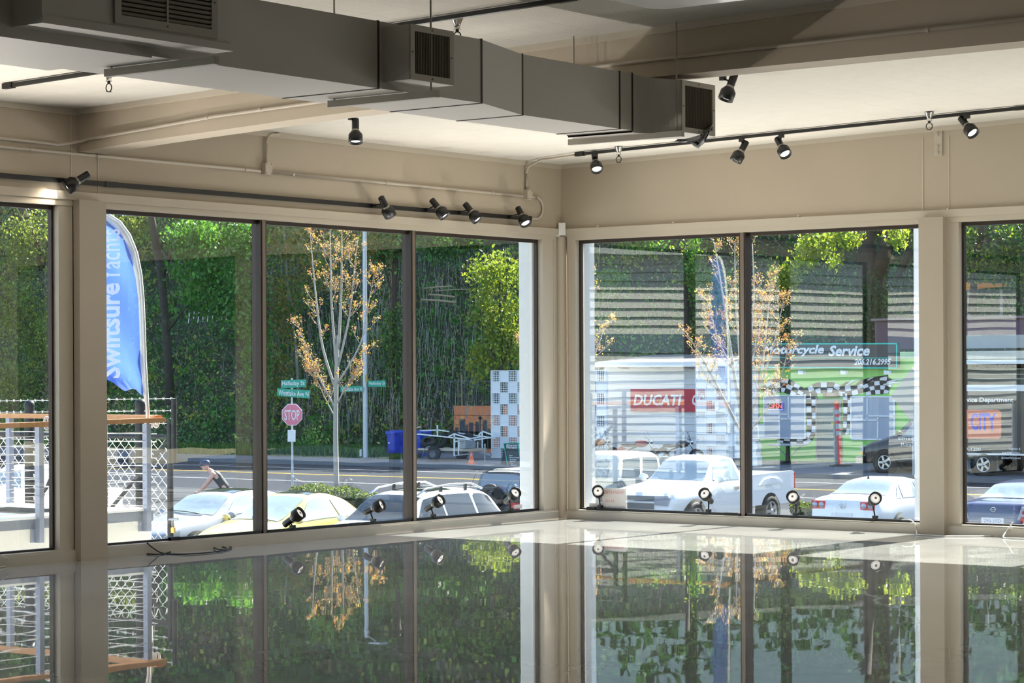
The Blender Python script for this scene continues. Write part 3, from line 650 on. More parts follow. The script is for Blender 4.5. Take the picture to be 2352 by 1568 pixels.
# feather banner
fl_ = thing('feather_flag', 'blue feather flag with white pole sleeve and upright white lettering by the terrace', 'flag', onD(341, 1030, 22.6))
D = 22.6; pole = [(341, 1030), (340, 960), (337, 900), (333, 830), (331, 760), (328, 690), (323, 630), (313, 580), (297, 540), (275, 510), (250, 494), (222, 486), (190, 484), (168, 487)]
sleeve = [onD(px, py, D) for px, py in pole]
MB().tube(sleeve, [.018]*len(sleeve), 8).build('pole', WHITE, fl_, world=True)
inner = [(329, 905), (326, 870), (322, 830), (321, 760), (318, 690), (312, 640), (301, 592), (285, 553), (265, 524), (243, 505), (220, 497), (190, 494), (168, 496)]
left = [(262, 884), (230, 866), (205, 846), (190, 815), (178, 760), (172, 700), (168, 640), (166, 600), (164, 560), (163, 540), (162, 520), (161, 507), (160, 500)]
rows = []
for (a, b), (c, d) in zip(inner, left):
    rows.append([onD(a + (c-a)*t, b + (d-b)*t + 6*sin(t*9+b*.03), D + .03*sin(t*7 + b*.02) + .02*sin(b*.06)) for t in np.linspace(0, 1, 9)])
mb = MB().grid(rows); o = mb.build('flag_cloth', mat('blue_flag_cloth', (.28, .40, .80), .7, var=.10, scale=7, trans=0), fl_, world=True)
o.modifiers.new('thick', 'SOLIDIFY').thickness = .002
m_ = MATS['blue_flag_cloth']; nn = m_.node_tree.nodes; ll = m_.node_tree.links; ts = nn.new('ShaderNodeBsdfTranslucent'); ts.inputs[0].default_value = (.26, .42, .95, 1); mx = nn.new('ShaderNodeMixShader'); mx.inputs[0].default_value = .5
ll.new(nn['Principled BSDF'].outputs[0], mx.inputs[1]); ll.new(ts.outputs[0], mx.inputs[2]); m2 = nn.new('ShaderNodeMixShader'); m2.inputs[0].default_value = .5; tp = nn.new('ShaderNodeBsdfTransparent'); tp.inputs[0].default_value = (.6, .75, 1, 1); ll.new(mx.outputs[0], m2.inputs[1]); ll.new(tp.outputs[0], m2.inputs[2]); ll.new(m2.outputs[0], nn['Material Output'].inputs[0])
sl = MB().grid([[onD(a, b, D-.012), onD(c, d, D-.012)] for (a, b), (c, d) in zip(pole[1:], inner)])
o = sl.build('pole_sleeve', WHITE, fl_, world=True); o.modifiers.new('thick', 'SOLIDIFY').thickness = .004
LET = mat('white_print', (.9, .9, .92), .6, var=0); mz = LET.node_tree; tz = mz.nodes.new('ShaderNodeBsdfTranslucent'); tz.inputs[0].default_value = (.95, .95, .97, 1); xz = mz.nodes.new('ShaderNodeMixShader'); mz.links.new(mz.nodes['Principled BSDF'].outputs[0], xz.inputs[1]); mz.links.new(tz.outputs[0], xz.inputs[2]); mz.links.new(xz.outputs[0], mz.nodes['Material Output'].inputs[0])
s_ = D/F
lettering('Swiftsure', onD(277, 868, D-.05), UP, -RT, (868-650)*s_, LET, fl_, height=.215*.95*1.0, bold=.025, depth=.002)
lettering('Yachts', onD(277, 645, D-.05), UP, -RT, (645-526)*s_, LET, fl_, height=.2, bold=.006, depth=.002)
MB().cyl(onD(341, 1010, D), onD(342, 1050, D), .03, n=10).build('pole_socket', WHITE, fl_, world=True)
# white exterior pole seen at the right edge of the right window
p = onD(2112, 1070, 30.); t = thing('white_pole', 'tall white pole standing outside beside the right column', 'pole', (p[0], p[1], GZ))
MB().cyl((0, 0, 0), (0, 0, 6.5), .062, n=14).build('shaft', WHITE, t)
for z in (1.9, 2.5, 3.2, 3.9, 4.6): MB().cyl((0, 0, z), (0, 0, z+.03), .068, n=14).build('band', WHITE, t)
# ================================================================== vehicles
CARG = mat('car_glass', (.30, .36, .39), .05, var=.1, spec=.9); CARD = mat('dark_car_glass', (.035, .045, .055), .05, var=.1, spec=.5); TYRE = RUBBER; RIM = mat('wheel_rim', (.55, .56, .58), .3, .8)
AMBER = mat('amber_lens', (.9, .3, .03), .2, var=0); RED = mat('red_lens', (.6, .02, .03), .2, var=0); CLEAR = mat('clear_lens', (.48, .51, .58), .12, .3, var=.15, scale=30)
def paint(nm, c, rough=.25): return mat(nm, c, rough, var=.01, coat=.6)
class Car:
    """body surface lofted from stations (x, zlow, zbelt, halfwidth, ztop, topwidth); v runs 0..10 across"""
    def __init__(s, st): s.st = np.array(sorted(st, key=lambda q: q[0])); s.x0 = s.st[0, 0]; s.x1 = s.st[-1, 0]
    def sec(s, x):
        q = [float(pchip(s.st[:, 0], s.st[:, k], np.array([x]))[0]) for k in range(1, 6)]; zl, zb, hw, zt, tw = q
        e = min(.05, max(.008, (zt-zb)*.2))
        h = [(hw*.90, zl), (hw, zl+.5*(zb-zl)), (hw*.985, zb), (tw, zt-e), (tw*.62, zt-e*.12), (0, zt)]
        return h + [(-a, b) for a, b in h[-2::-1]]
    def pt(s, x, v):
        h = s.sec(x); i = min(int(v), 9); t = v - i; a, b = h[i], h[i+1]; return Vector((x, a[0]+(b[0]-a[0])*t, a[1]+(b[1]-a[1])*t))
    def body(s, ma, par, n=44):
        xs = s.x0 + (s.x1-s.x0)*(.5-.5*np.cos(np.linspace(0, pi, n)))
        rows = [[(x, a, b) for a, b in s.sec(x)] for x in xs]; mb = MB().grid(rows)
        m = len(rows[0]); mb.add(rows[0], [tuple(range(m))]); mb.add(rows[-1], [tuple(range(m))[::-1]])
        k = []
        for r in rows: k.append([(r[0][0], r[0][1], r[0][2]), (r[0][0], -r[0][1], r[0][2])])
        mb.grid(k, smooth=False)
        return mb.build('body', ma, par)
    def patch(s, nm, ma, par, q, v0, v1, off=.012, nu=5, nv=5, mirror=False):
        """q = x at (start,v0),(end,v0),(end,v1),(start,v1)"""
        rows = []
        for i in range(nu+1):
            a = i/nu; row = []
            for j in range(nv+1):
                b = j/nv; x = (q[0]+(q[1]-q[0])*a)*(1-b) + (q[3]+(q[2]-q[3])*a)*b; v = v0+(v1-v0)*b
                p = s.pt(x, v); du = s.pt(x+.02, v)-s.pt(x-.02, v); dv = s.pt(x, min(v+.05, 10))-s.pt(x, max(v-.05, 0)); nn = dv.cross(du)
                if nn.length > 1e-9: nn.normalize()
                if nn.dot(p - Vector((x, 0, .75))) < 0: nn = -nn
                p = p + nn*off
                if mirror: p.y = -p.y
                row.append(p)
            rows.append(row)
        return MB().grid(rows).build(nm, ma, par, fix=False)
    def sides(s, nm, ma, par, q, v0, v1, **k):
        return [s.patch(nm, ma, par, q, v0, v1, mirror=m, **k) for m in (False, True)]
def wheels(par, xs, hw, r, w=.2, arch=True, rim=RIM):
    for x in xs:
        for sd in (1, -1):
            M = Matrix.Translation((x, sd*(hw-.08), r)) @ Matrix.Rotation(-sd*pi/2, 4, 'X')
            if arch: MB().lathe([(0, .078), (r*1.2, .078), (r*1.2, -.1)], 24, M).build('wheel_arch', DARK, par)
            t = MB().lathe([(r*.62, -w/2), (r*.95, -w/2), (r, -w*.3), (r, w*.25), (r*.93, w*.47), (r*.66, w*.47), (r*.64, w*.4)], 26, M).build('wheel', TYRE, par)
            mb = MB().lathe([(r*.65, w*.42), (r*.6, w*.46), (r*.57, w*.3), (0, w*.3)], 22, M)
            for i in range(5):
                a = 2*pi*i/5; mb.bar(M @ Vector((r*.1*cos(a), r*.1*sin(a), w*.42)), M @ Vector((r*.6*cos(a), r*.6*sin(a), w*.42)), r*.2, .02, M.to_3x3() @ Vector((0, 0, 1)))
            mb.lathe([(r*.16, w*.3), (r*.16, w*.47), (0, w*.5)], 12, M); mb.build('rim', rim, t)
def mirror(par, x, y, z, ma, s=1.):
    for sd in (1, -1):
        o = MB().lathe([(0, -.07), (.055, -.065), (.085, -.03), (.09, 0), (.08, .03), (0, .05)], 14, Matrix.Translation((x, sd*(y+.12), z)) @ Matrix.Rotation(pi/2, 4, 'Y') @ Matrix.Diagonal((s*.75, s*1.15, 1, 1))).build('mirror', ma, par)
        MB().bar((x, sd*(y-.03), z-.04), (x, sd*(y+.06), z-.02), .05, .03).build('mirror_arm', BLACK, o)
def wiper(par, a, b):
    MB().tube([a, Vector(a).lerp(Vector(b), .5) + Vector((.01, 0, .015)), b], .011, 5).build('wiper', BLACK, par)
def vehicle(name, label, cat, x, y, rz, z=GZ): return thing(name, label, cat, (x, y, z), R(rz))
SED = [(2.30, .32, .52, .60, .55, .5), (2.16, .22, .64, .78, .68, .64), (1.6, .2, .80, .86, .84, .74), (.85, .2, .90, .885, .97, .77), (.12, .2, .93, .89, 1.375, .61), (-.5, .2, .94, .89, 1.45, .61), (-1.15, .2, .95, .885, 1.41, .59), (-1.85, .22, .96, .86, 1.08, .68), (-2.2, .28, .93, .80, 1.0, .64), (-2.32, .36, .7, .7, .74, .55)]
# silver car
v = vehicle('silver_car', 'silver car with a sunroof parked nose to the building behind the chain link fence', 'car', onY(525, 1128, 14.6)[0], 14.2, -90); c = Car(SED); SIL = paint('silver_paint', (.30, .31, .34))
c.body(SIL, v); c.patch('windshield', CARG, v, (.80, .20, .20, .80), 3.12, 6.88); c.patch('rear_window', CARG, v, (-1.28, -1.78, -1.78, -1.28), 3.2, 6.8)
c.sides('side_window', CARG, v, (.62, -.42, -.40, .05), 2.14, 2.9); c.sides('side_window', CARG, v, (-.5, -1.5, -1.15, -.48), 2.14, 2.88)
c.patch('sunroof', mat('sunroof_glass', (.02, .025, .02), .05, var=0), v, (-.05, -.75, -.75, -.05), 3.6, 6.4, off=.008)
c.sides('headlight', CLEAR, v, (2.2, 1.85, 1.80, 2.12), 1.5, 2.4, off=.01); c.sides('taillight', RED, v, (-2.25, -1.95, -1.9, -2.2), 1.2, 2.2); mirror(v, .55, .9, .98, SIL)
wheels(v, (1.4, -1.35), .88, .32); wiper(v, c.pt(.84, 4.0) + Vector((0, 0, .02)), c.pt(.74, 6.2) + Vector((0, 0, .03)))
# yellow beetle
BEE = [(2.04, .35, .5, .55, .55, .45), (1.9, .25, .66, .72, .72, .58), (1.4, .22, .78, .82, .90, .66), (.85, .22, .88, .85, 1.02, .66), (.45, .22, .92, .86, 1.22, .60), (-.05, .22, .93, .86, 1.45, .56), (-.45, .22, .94, .86, 1.5, .55), (-.95, .22, .95, .86, 1.42, .54), (-1.5, .25, .92, .84, 1.15, .54), (-1.85, .3, .8, .76, .85, .5), (-2.04, .4, .55, .55, .6, .4)]
v = vehicle('yellow_car', 'pale yellow rounded beetle car parked between the silver car and the white estate', 'car', onY(690, 1134, 13.9)[0], 13.5, -90); c = Car(BEE); YEL = paint('yellow_paint', (.74, .60, .16))
c.body(YEL, v); c.patch('windshield', CARG, v, (.92, .06, .06, .92), 3.1, 6.9); c.patch('rear_window', CARG, v, (-1.0, -1.5, -1.5, -1.0), 3.3, 6.7)
c.sides('side_window', CARG, v, (.62, -.62, -.50, .0), 2.12, 2.92); c.sides('side_window', CARG, v, (-.7, -1.35, -1.0, -.58), 2.12, 2.85)
c.patch('sunroof', MATS['sunroof_glass'], v, (-.15, -.75, -.75, -.15), 3.6, 6.4, off=.008); mirror(v, .72, .86, 1.0, YEL)
c.sides('headlight', CLEAR, v, (1.85, 1.6, 1.55, 1.8), 1.4, 2.4); c.sides('taillight', RED, v, (-1.8, -1.6, -1.6, -1.8), 1.2, 2.0); wheels(v, (1.25, -1.25), .85, .31)
wiper(v, c.pt(.97, 3.6) + Vector((0, 0, .02)), c.pt(.85, 5.3) + Vector((0, 0, .03))); MB().lathe([(.03, 0), (.02, .03), (.005, .09), (0, .1)], 8, Matrix.Translation((-.85, 0, 1.44))).build('antenna_fin', YEL, v)
# white estate with roof rails
SUV = [(2.15, .4, .62, .68, .66, .55), (2.0, .3, .78, .82, .82, .66), (1.4, .28, .92, .87, .97, .76), (.95, .28, 1.0, .885, 1.06, .78), (.25, .28, 1.03, .89, 1.55, .64), (-.4, .28, 1.04, .89, 1.63, .64), (-1.4, .28, 1.05, .89, 1.62, .63), (-1.8, .28, 1.05, .88, 1.50, .62), (-2.1, .3, 1.02, .86, 1.1, .70), (-2.22, .4, .8, .8, .85, .66)]
WHP = paint('white_car_paint', (.82, .82, .82))
v = vehicle('white_estate_car', 'white estate car with roof rails and dark rear windows parked in the front row', 'car', onY(962, 1122, 14.0)[0], 13.6, -90); c = Car(SUV)
c.body(WHP, v); c.patch('windshield', CARD, v, (.92, .30, .30, .92), 3.1, 6.9); c.patch('rear_window', CARD, v, (-1.76, -2.02, -2.02, -1.76), 3.2, 6.8)
c.sides('side_window', CARD, v, (.72, -.22, -.2, .28), 2.1, 2.92); c.sides('side_window', CARD, v, (-.3, -1.15, -1.12, -.28), 2.1, 2.92); c.sides('side_window', CARD, v, (-1.24, -1.95, -1.72, -1.22), 2.1, 2.9)
c.patch('sunroof', MATS['sunroof_glass'], v, (-.05, -.8, -.8, -.05), 3.6, 6.4, off=.008); mirror(v, .7, .9, 1.08, WHP)
for sd in (1, -1):
    o = MB().tube([(.35, sd*.60, 1.55), (.1, sd*.6, 1.66), (-.6, sd*.6, 1.72), (-1.3, sd*.59, 1.71), (-1.65, sd*.57, 1.6)], .02, 6).build('roof_rail', mat('rail_silver', (.6, .6, .62), .35, .5), v)
    for x in (-.35, -1.1): MB().box((x-.03, sd*.59-.02, 1.58), (x+.03, sd*.59+.02, 1.71)).build('rail_foot', BLACK, o)
MB().tube([(-1.55, .35, 1.6), (-1.75, .38, 1.95)], .006, 5).build('antenna', BLACK, v)
c.sides('headlight', CLEAR, v, (2.08, 1.75, 1.7, 2.0), 1.5, 2.4); c.sides('taillight', RED, v, (-2.18, -2.0, -1.95, -2.12), 1.4, 2.3); wheels(v, (1.3, -1.3), .88, .34)
# black off-roader with a beige top, seen from behind
v = vehicle('black_offroader', 'black off-roader with a pale fibreglass top seen from behind near the room corner', 'car', onD(1145, 1100, 54.5)[0], onD(1145, 1100, 54.5)[1] + 1.95, 90); v.scale = (.88, .88, .88); BLK = paint('black_paint', (.02, .02, .022))
OFF = [(2.2, .5, .8, .85, .86, .72), (1.9, .5, .95, .93, 1.0, .8), (.7, .5, 1.08, .95, 1.14, .84), (.1, .5, 1.1, .95, 1.72, .72), (-.5, .5, 1.1, .95, 1.83, .72), (-1.7, .5, 1.1, .95, 1.83, .72), (-2.05, .5, 1.1, .94, 1.74, .72), (-2.2, .5, 1.1, .92, 1.18, .8), (-2.26, .5, 1.0, .9, 1.1, .78)]
c = Car(OFF); c.body(BLK, v); BEI = mat('beige_hardtop', (.62, .58, .5), .6, var=.06)
c.sides('side_window', CARG, v, (.5, -.3, -.28, .15), 2.12, 2.9); c.sides('hardtop_side', BEI, v, (-.42, -2.02, -1.95, -.4), 2.02, 2.99, off=.02); c.sides('side_window', CARG, v, (-.6, -1.1, -1.1, -.6), 2.2, 2.85, off=.03)
c.patch('hardtop', BEI, v, (-.2, -2.0, -2.0, -.2), 2.95, 7.05, off=.02); c.patch('windshield', CARG, v, (.62, .15, .15, .62), 3.1, 6.9)
c.patch('rear_window', mat('rear_glass_blue', (.18, .24, .32), .08, var=0), v, (-2.07, -2.18, -2.18, -2.07), 3.4, 6.6, off=.02)
for sd in (1, -1): MB().box((-2.30, sd*.62-.2, .82), (-2.26, sd*.62+.2, .98)).build('taillight', RED, v)
MB().box((-2.285, -.45, .6), (-2.26, .45, 1.02)).build('tail_panel', mat('dark_panel', (.05, .06, .08), .3), v); MB().box((-2.42, -.95, .5), (-2.26, .95, .66)).build('bumper', CHROME, v); wheels(v, (1.4, -1.3), .95, .38, .25)
for sd in (1, -1): MB().tube([(-1.3 + .5*cos(a), sd*.965, .38+.5*sin(a)) for a in np.linspace(.1, pi-.1, 11)], .03, 6).build('arch_trim', CHROME, v)
MB().lathe([(.2, -.1), (.34, -.1), (.36, 0), (.34, .1), (.2, .1)], 20, Matrix.Translation((-2.4, .1, 1.12)) @ Matrix.Rotation(pi/2, 4, 'Y')).build('spare_wheel', TYRE, v)
# soft-top jeep
v = vehicle('softtop_jeep', 'off-white soft-top jeep with clear plastic side windows behind the white pickup', 'car', -20.0, 30.2, 90); CAN = mat('cream_canvas', (.70, .67, .60), .8, var=.05); PLA = mat('hazy_plastic_window', (.36, .38, .36), .15, var=.1)
MB().prism([(1.9, .55), (1.95, 1.0), (.55, 1.12), (.5, 1.05), (-1.7, 1.05), (-1.75, .55)], 'y', -.72, .72).build('body', paint('jeep_paint', (.34, .34, .33)), v)
mb = MB(); rr = []
for x, z in ((.45, 1.12), (.20, 1.68), (.0, 1.77), (-.8, 1.80), (-1.5, 1.77), (-1.62, 1.70), (-1.78, 1.08)): rr.append([(x, .72, 1.06), (x, .70, z-.04), (x, .6, z), (x, 0, z+.02), (x, -.6, z), (x, -.70, z-.04), (x, -.72, 1.06)])
mb.grid(rr); mb.add(rr[0], [tuple(range(7))]); mb.add(rr[-1], [tuple(range(7))]); mb.build('soft_top', CAN, v)
for sd in (1, -1):
    MB().prism([(.30, 1.1), (-.55, 1.1), (-.55, 1.66), (.08, 1.64)], 'y', sd*.715, sd*.735).build('side_window', PLA, v); MB().prism([(-.68, 1.14), (-1.5, 1.14), (-1.42, 1.62), (-.68, 1.66)], 'y', sd*.715, sd*.735).build('side_window', PLA, v)
MB().slab([(.50, -.62, 1.14), (.50, .62, 1.14), (.24, .58, 1.65), (.24, -.58, 1.65)], (.015, 0, .005)).build('windshield', PLA, v)
MB().slab([(-1.83, -.5, 1.16), (-1.83, .5, 1.16), (-1.69, .45, 1.62), (-1.69, -.45, 1.62)], (-.015, 0, 0)).build('rear_window', PLA, v)
wheels(v, (1.35, -1.1), .74, .36, .24, arch=False); mirror(v, .45, .75, 1.2, BLACK)
for sd in (1, -1): MB().prism([(1.95, .75), (1.8, .95), (1.0, .95), (.7, .6), (.75, .55), (1.05, .86), (1.75, .86)], 'y', sd*.70, sd*.93).build('fender', BLACK, v)
# white pickup
v = vehicle('white_pickup', 'white pickup truck with a grey grille parked across the right window', 'pickup', -16.3, 27.9, -90); WT = paint('white_truck_paint', (.84, .84, .84))
PKC = [(2.72, .5, .78, .82, .84, .7), (2.62, .45, .95, .92, 1.02, .76), (2.0, .45, 1.08, .96, 1.13, .8), (1.25, .45, 1.14, .97, 1.22, .82), (.62, .45, 1.16, .97, 1.72, .70), (.2, .45, 1.17, .97, 1.83, .70), (-.25, .45, 1.17, .97, 1.80, .69), (-.5, .45, 1.18, .96, 1.35, .78), (-.56, .5, 1.0, .95, 1.18, .8)]
c = Car(PKC); c.body(WT, v); c.patch('windshield', CARG, v, (1.18, .66, .66, 1.18), 3.08, 6.92); c.sides('side_window', CARG, v, (1.0, -.25, -.18, .60), 2.1, 2.92); c.patch('rear_window', CARG, v, (-.3, -.46, -.46, -.3), 3.2, 6.8)
for sd in (1, -1):
    o = MB().prism([(-.6, .55), (-2.75, .55), (-2.8, .8), (-2.8, 1.32), (-2.74, 1.36), (-.6, 1.30)], 'y', sd*.86, sd*.97).build('bed_side', WT, v)
    MB().prism([(-1.1, 1.05), (-1.3, 1.18), (-1.65, 1.22), (-2.0, 1.18), (-2.2, 1.05)], 'y', sd*.97, sd*1.0).build('fender_flare', WT, o)
    MB().box((-2.83, sd*.9-.06, .92), (-2.78, sd*.9+.08, 1.3)).build('taillight', RED, v); MB().box((-.15, sd*.975-.01, 1.0), (.05, sd*.975+.02, 1.06)).build('door_handle', CHROME, v)
MB().box((-2.8, -.86, .6), (-2.74, .86, 1.33)).build('tailgate', WT, v); MB().box((-.66, -.86, .6), (-.6, .86, 1.33)).build('bed_front', WT, v); MB().box((-2.75, -.86, .58), (-.62, .86, .66)).build('bed_floor', mat('bed_liner', (.3, .3, .3), .8), v)
MB().box((-3.0, -.9, .52), (-2.8, .9, .70)).build('rear_bumper', CHROME, v)
wheels(v, (1.75, -1.65), .975, .385, .25); mirror(v, .95, .98, 1.28, WT, 1.35)
MB().slab([(2.735, -.42, .62), (2.735, .42, .62), (2.705, .42, .93), (2.705, -.42, .93)], (.02, 0, 0)).build('grille', mat('grey_mesh', (.16, .16, .16), .5, scale=80, var=.6), v)
for sd in (1, -1): MB().prism([(.44, .72), (.82, .70), (.86, .86), (.84, .95), (.44, .93)], 'x', 2.62, 2.735).build('headlight', CLEAR, v) if sd > 0 else MB().prism([(-.44, .72), (-.82, .70), (-.86, .86), (-.84, .95), (-.44, .93)], 'x', 2.62, 2.735).build('headlight', CLEAR, v)
MB().box((2.66, -.92, .42), (2.82, .92, .60)).build('front_bumper', WT, v); MB().box((2.735, -.44, .76), (2.75, .44, .80)).build('grille_bar', WT, v)
# white saloon, dark saloon, both nose away from us
SAL = [(2.38, .3, .5, .6, .55, .5), (2.2, .22, .66, .8, .70, .66), (1.5, .2, .82, .88, .88, .76), (.85, .2, .93, .90, 1.0, .78), (.1, .2, .96, .905, 1.40, .62), (-.45, .2, .97, .905, 1.47, .62), (-1.05, .2, .98, .90, 1.42, .60), (-1.72, .22, 1.0, .885, 1.10, .72), (-2.15, .25, .98, .86, 1.06, .72), (-2.34, .3, .86, .80, .98, .70), (-2.40, .36, .6, .76, .64, .66)]
def saloon(name, label, x, y, ma, plate, emblem, lamps):
    v = vehicle(name, label, 'car', x, y, 90); c = Car(SAL); c.body(ma, v)
    c.patch('rear_window', CARG, v, (-1.12, -1.66, -1.66, -1.12), 3.1, 6.9); c.patch('windshield', CARG, v, (.8, .18, .18, .8), 3.1, 6.9)
    c.sides('side_window', CARG, v, (.62, -.38, -.36, .06), 2.12, 2.9); c.sides('side_window', CARG, v, (-.46, -1.15, -1.0, -.44), 2.12, 2.9); c.sides('side_window', CARG, v, (-1.2, -1.5, -1.12, -1.04), 2.14, 2.8)
    wheels(v, (1.4, -1.35), .895, .33); mirror(v, .6, .92, 1.05, ma)
    MB().box((-2.415, -.26, .60), (-2.40, .26, .73)).build('number_plate', mat('plate_white', (.75, .76, .8), .5), v)
    emblem(v, c); lamps(v, c); MB().box((-2.36, -.3, .80), (-2.345, .3, .83)).build('plate_garnish', CHROME if plate else ma, v)
    MB().box((-2.50, -.84, .32), (-2.38, .84, .54)).build('rear_bumper', ma, v)
    if plate:
        lettering(plate, np.array(v.location) + np.array([-.20, -2.417, .625]), (1, 0, 0), UP, .4, mat('plate_ink', (.25, .2, .4), .6), v, depth=.001)
    return v, c
def vw_emblem(v, c):
    M = Matrix.Translation((-2.395, 0, .885)) @ Matrix.Rotation(-pi/2, 4, 'Y')
    e = MB().tube([M @ Vector((.062*cos(a), .062*sin(a), 0)) for a in np.linspace(0, 2*pi, 21)], .007, 6)
    P = lambda y, z: (-2.395, y, .885+z)
    e.build('emblem', CHROME, v)
    for p in ([P(-.028, .052), P(0, .006), P(.028, .052)], [P(-.052, .026), P(-.024, -.05), P(0, -.004), P(.024, -.05), P(.052, .026)]): MB().tube(p, .006, 5).build('emblem_letter', CHROME, v)
def vw_lamps(v, c):
    for sd in (1, -1):
        MB().box((-2.375, sd*.62-.17, .80), (-2.33, sd*.62+.17, .98)).build('taillight', RED, v)
        for k in (-.085, .085): MB().lathe([(.068, 0), (.06, .02), (0, .025)], 14, Matrix.Translation((-2.376, sd*.62+k, .89)) @ Matrix.Rotation(-pi/2, 4, 'Y')).build('lamp_ring', CLEAR, v)
v, c = saloon('white_saloon', 'white saloon with red twin-circle tail lights and a round badge, seen from behind', -10.6, 27.2, WHP, '', vw_emblem, vw_lamps)
MB().lathe([(.03, 0), (.02, .03), (0, .09)], 8, Matrix.Translation((-.98, .12, 1.43))).build('antenna_fin', BLACK, v)
NAV = paint('navy_paint', (.035, .045, .12))
def ni_emblem(v, c):
    MB().tube([(-2.372, .055*cos(a), .90 + .046*sin(a)) for a in np.linspace(0, 2*pi, 21)], .009, 6).build('emblem', CHROME, v); MB().box((-2.385, -.08, .892), (-2.37, .08, .910)).build('emblem_bar', CHROME, v)
def ni_lamps(v, c):
    for sd in (1, -1):
        MB().prism([(sd*.52, .60), (sd*.82, .60), (sd*.80, .95), (sd*.66, .98)], 'x', -2.39, -2.30).build('lamp_housing', CLEAR, v)
        for y, z, r in ((.70, .70, .075), (.73, .86, .052)): MB().lathe([(r, 0), (r*.9, .02), (0, .03)], 14, Matrix.Translation((-2.39, sd*y, z)) @ Matrix.Rotation(-pi/2, 4, 'Y')).build('taillight', RED, v)
saloon('navy_saloon', 'dark navy saloon with round tail lights seen from behind at the far right', -7.05, 27.4, NAV, '290-YFD', ni_emblem, ni_lamps)
# white truck and boat cover behind the fence at far left
v = vehicle('white_truck', 'white truck cab behind the chain link fence at the far left', 'truck', -23.6, 13.0, -60); c = Car([(q[0]*.95, q[1], q[2]+.08, q[3], q[4]+.12, q[5]) for q in PKC])
c.body(WT, v); c.patch('windshield', CARG, v, (1.1, .62, .62, 1.1), 3.08, 6.92); c.sides('side_window', CARG, v, (.95, -.22, -.16, .56), 2.1, 2.92); mirror(v, .9, .98, 1.4, WT, 1.4)
MB().prism([(-.5, .6), (-2.9, .6), (-2.9, 1.3), (-.5, 1.3)], 'y', -.95, .95).build('flat_bed', WT, v); wheels(v, (1.6, -1.7), .96, .39, .25)
v = vehicle('covered_boat', 'white covered boat on the parking area behind the terrace railing', 'boat', -20.5, 9.0, -70)
rr = []
for x, w, z in ((2.2, .05, 1.35), (1.6, .6, 1.45), (.6, .9, 1.6), (-.6, .95, 1.7), (-1.8, .9, 1.45), (-2.1, .85, 1.2)): rr.append([(x, w*.5, .45), (x, w, 1.0), (x, w*.8, z-.12), (x, 0, z), (x, -w*.8, z-.12), (x, -w, 1.0), (x, -w*.5, .45)])
mb = MB().grid(rr); mb.add(rr[-1], [tuple(range(7))]); mb.build('cover', mat('boat_cover', (.8, .8, .8), .7), v); MB().box((-2.2, -.35, 1.2), (-1.9, .35, 2.0)).build('outboard', WHITE, v)
MB().box((-1.6, -.5, 0), (-1.3, .5, .5)).build('cradle', STEEL, v); MB().box((.6, -.4, 0), (.9, .4, .5)).build('cradle', STEEL, v)
# black service van
v = vehicle('service_van', 'black lettered service van with a tall box body parked by the green shop', 'van', -23.6, 55.5, 180, -2.07); VB = paint('van_black', (.025, .025, .028), .3)
VAN = [(3.15, .45, .72, .8, .78, .66), (2.95, .4, .95, .95, 1.05, .78), (2.35, .4, 1.1, 1.0, 1.24, .82), (1.75, .4, 1.2, 1.0, 1.5, .8), (1.15, .4, 1.22, 1.0, 1.98, .74), (.7, .4, 1.22, 1.0, 2.08, .74), (.2, .4, 1.22, 1.0, 2.1, .74), (.15, .4, 1.2, 1.0, 2.08, .74)]
c = Car(VAN); c.body(VB, v); c.patch('windshield', CARG, v, (1.82, 1.2, 1.2, 1.82), 3.08, 6.92); c.sides('side_window', CARG, v, (1.55, .45, .45, 1.05), 2.15, 2.9)
MB().box((.1, -1.1, .75), (-3.9, 1.1, 3.02)).build('box_body', VB, v); FR = WHITE
for sd in (1, -1):
    MB().box((.12, sd*1.1-.02, 2.98), (-3.92, sd*1.1+.02, 3.18)).build('roof_rail', FR, v); MB().box((-3.92, sd*1.1-.03, .75), (-3.80, sd*1.1+.03, 3.1)).build('corner_post', FR, v); MB().box((.1, sd*1.1-.012, .74), (-3.9, sd*1.1+.012, .80)).build('skirt_trim', FR, v)
    MB().box((3.05, sd*.8-.16, .78), (3.16, sd*.8+.14, .98)).build('headlight', CLEAR, v); MB().box((3.06, sd*.86-.08, .66), (3.15, sd*.86+.1, .76)).build('indicator', AMBER, v)
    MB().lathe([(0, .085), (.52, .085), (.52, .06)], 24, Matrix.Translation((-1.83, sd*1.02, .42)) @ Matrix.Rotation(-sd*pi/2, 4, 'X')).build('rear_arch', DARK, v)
MB().box((3.05, -.98, .34), (3.32, .98, .6)).build('front_bumper', CHROME, v); wheels(v, (2.14,), 1.0, .40, .25); wheels(v, (-1.83,), 1.11, .40, .25, arch=False); mirror(v, 1.45, 1.05, 1.45, BLACK, 1.6)
WL_ = mat('white_vinyl_letter', (.85, .85, .86), .5, var=0)
ys = 55.5 - 1.112
def vlet(txt, px, py, px1, h, ma=WL_, y=ys, **k): a = onY(px, py, y); b = onY(px1, py, y); return lettering(txt, a, (1, 0, 0), UP, float(b[0]-a[0]), ma, v, height=h, depth=.002, **k)
yc = 55.5 - 1.02
vlet('Emergency', 2064, 1012, 2138, .15, y=yc); vlet('Response', 2070, 1026, 2136, .15, y=yc)
vlet('Electric Service Department', 2150, 926, 2328, .22, bold=.012); vlet('(206) 749-1200', 2176, 1036, 2253, .15); vlet('License #', 2318, 1033, 2344, .09); vlet('SEATTE* 922D6', 2302, 1044, 2344, .1); vlet('Bonded & Insured', 2301, 1053, 2344, .07)
a = onY(2150, 1006, ys); b = onY(2300, 941, ys); OR = mat('orange_vinyl', (.80, .24, .13), .5)
pl = []
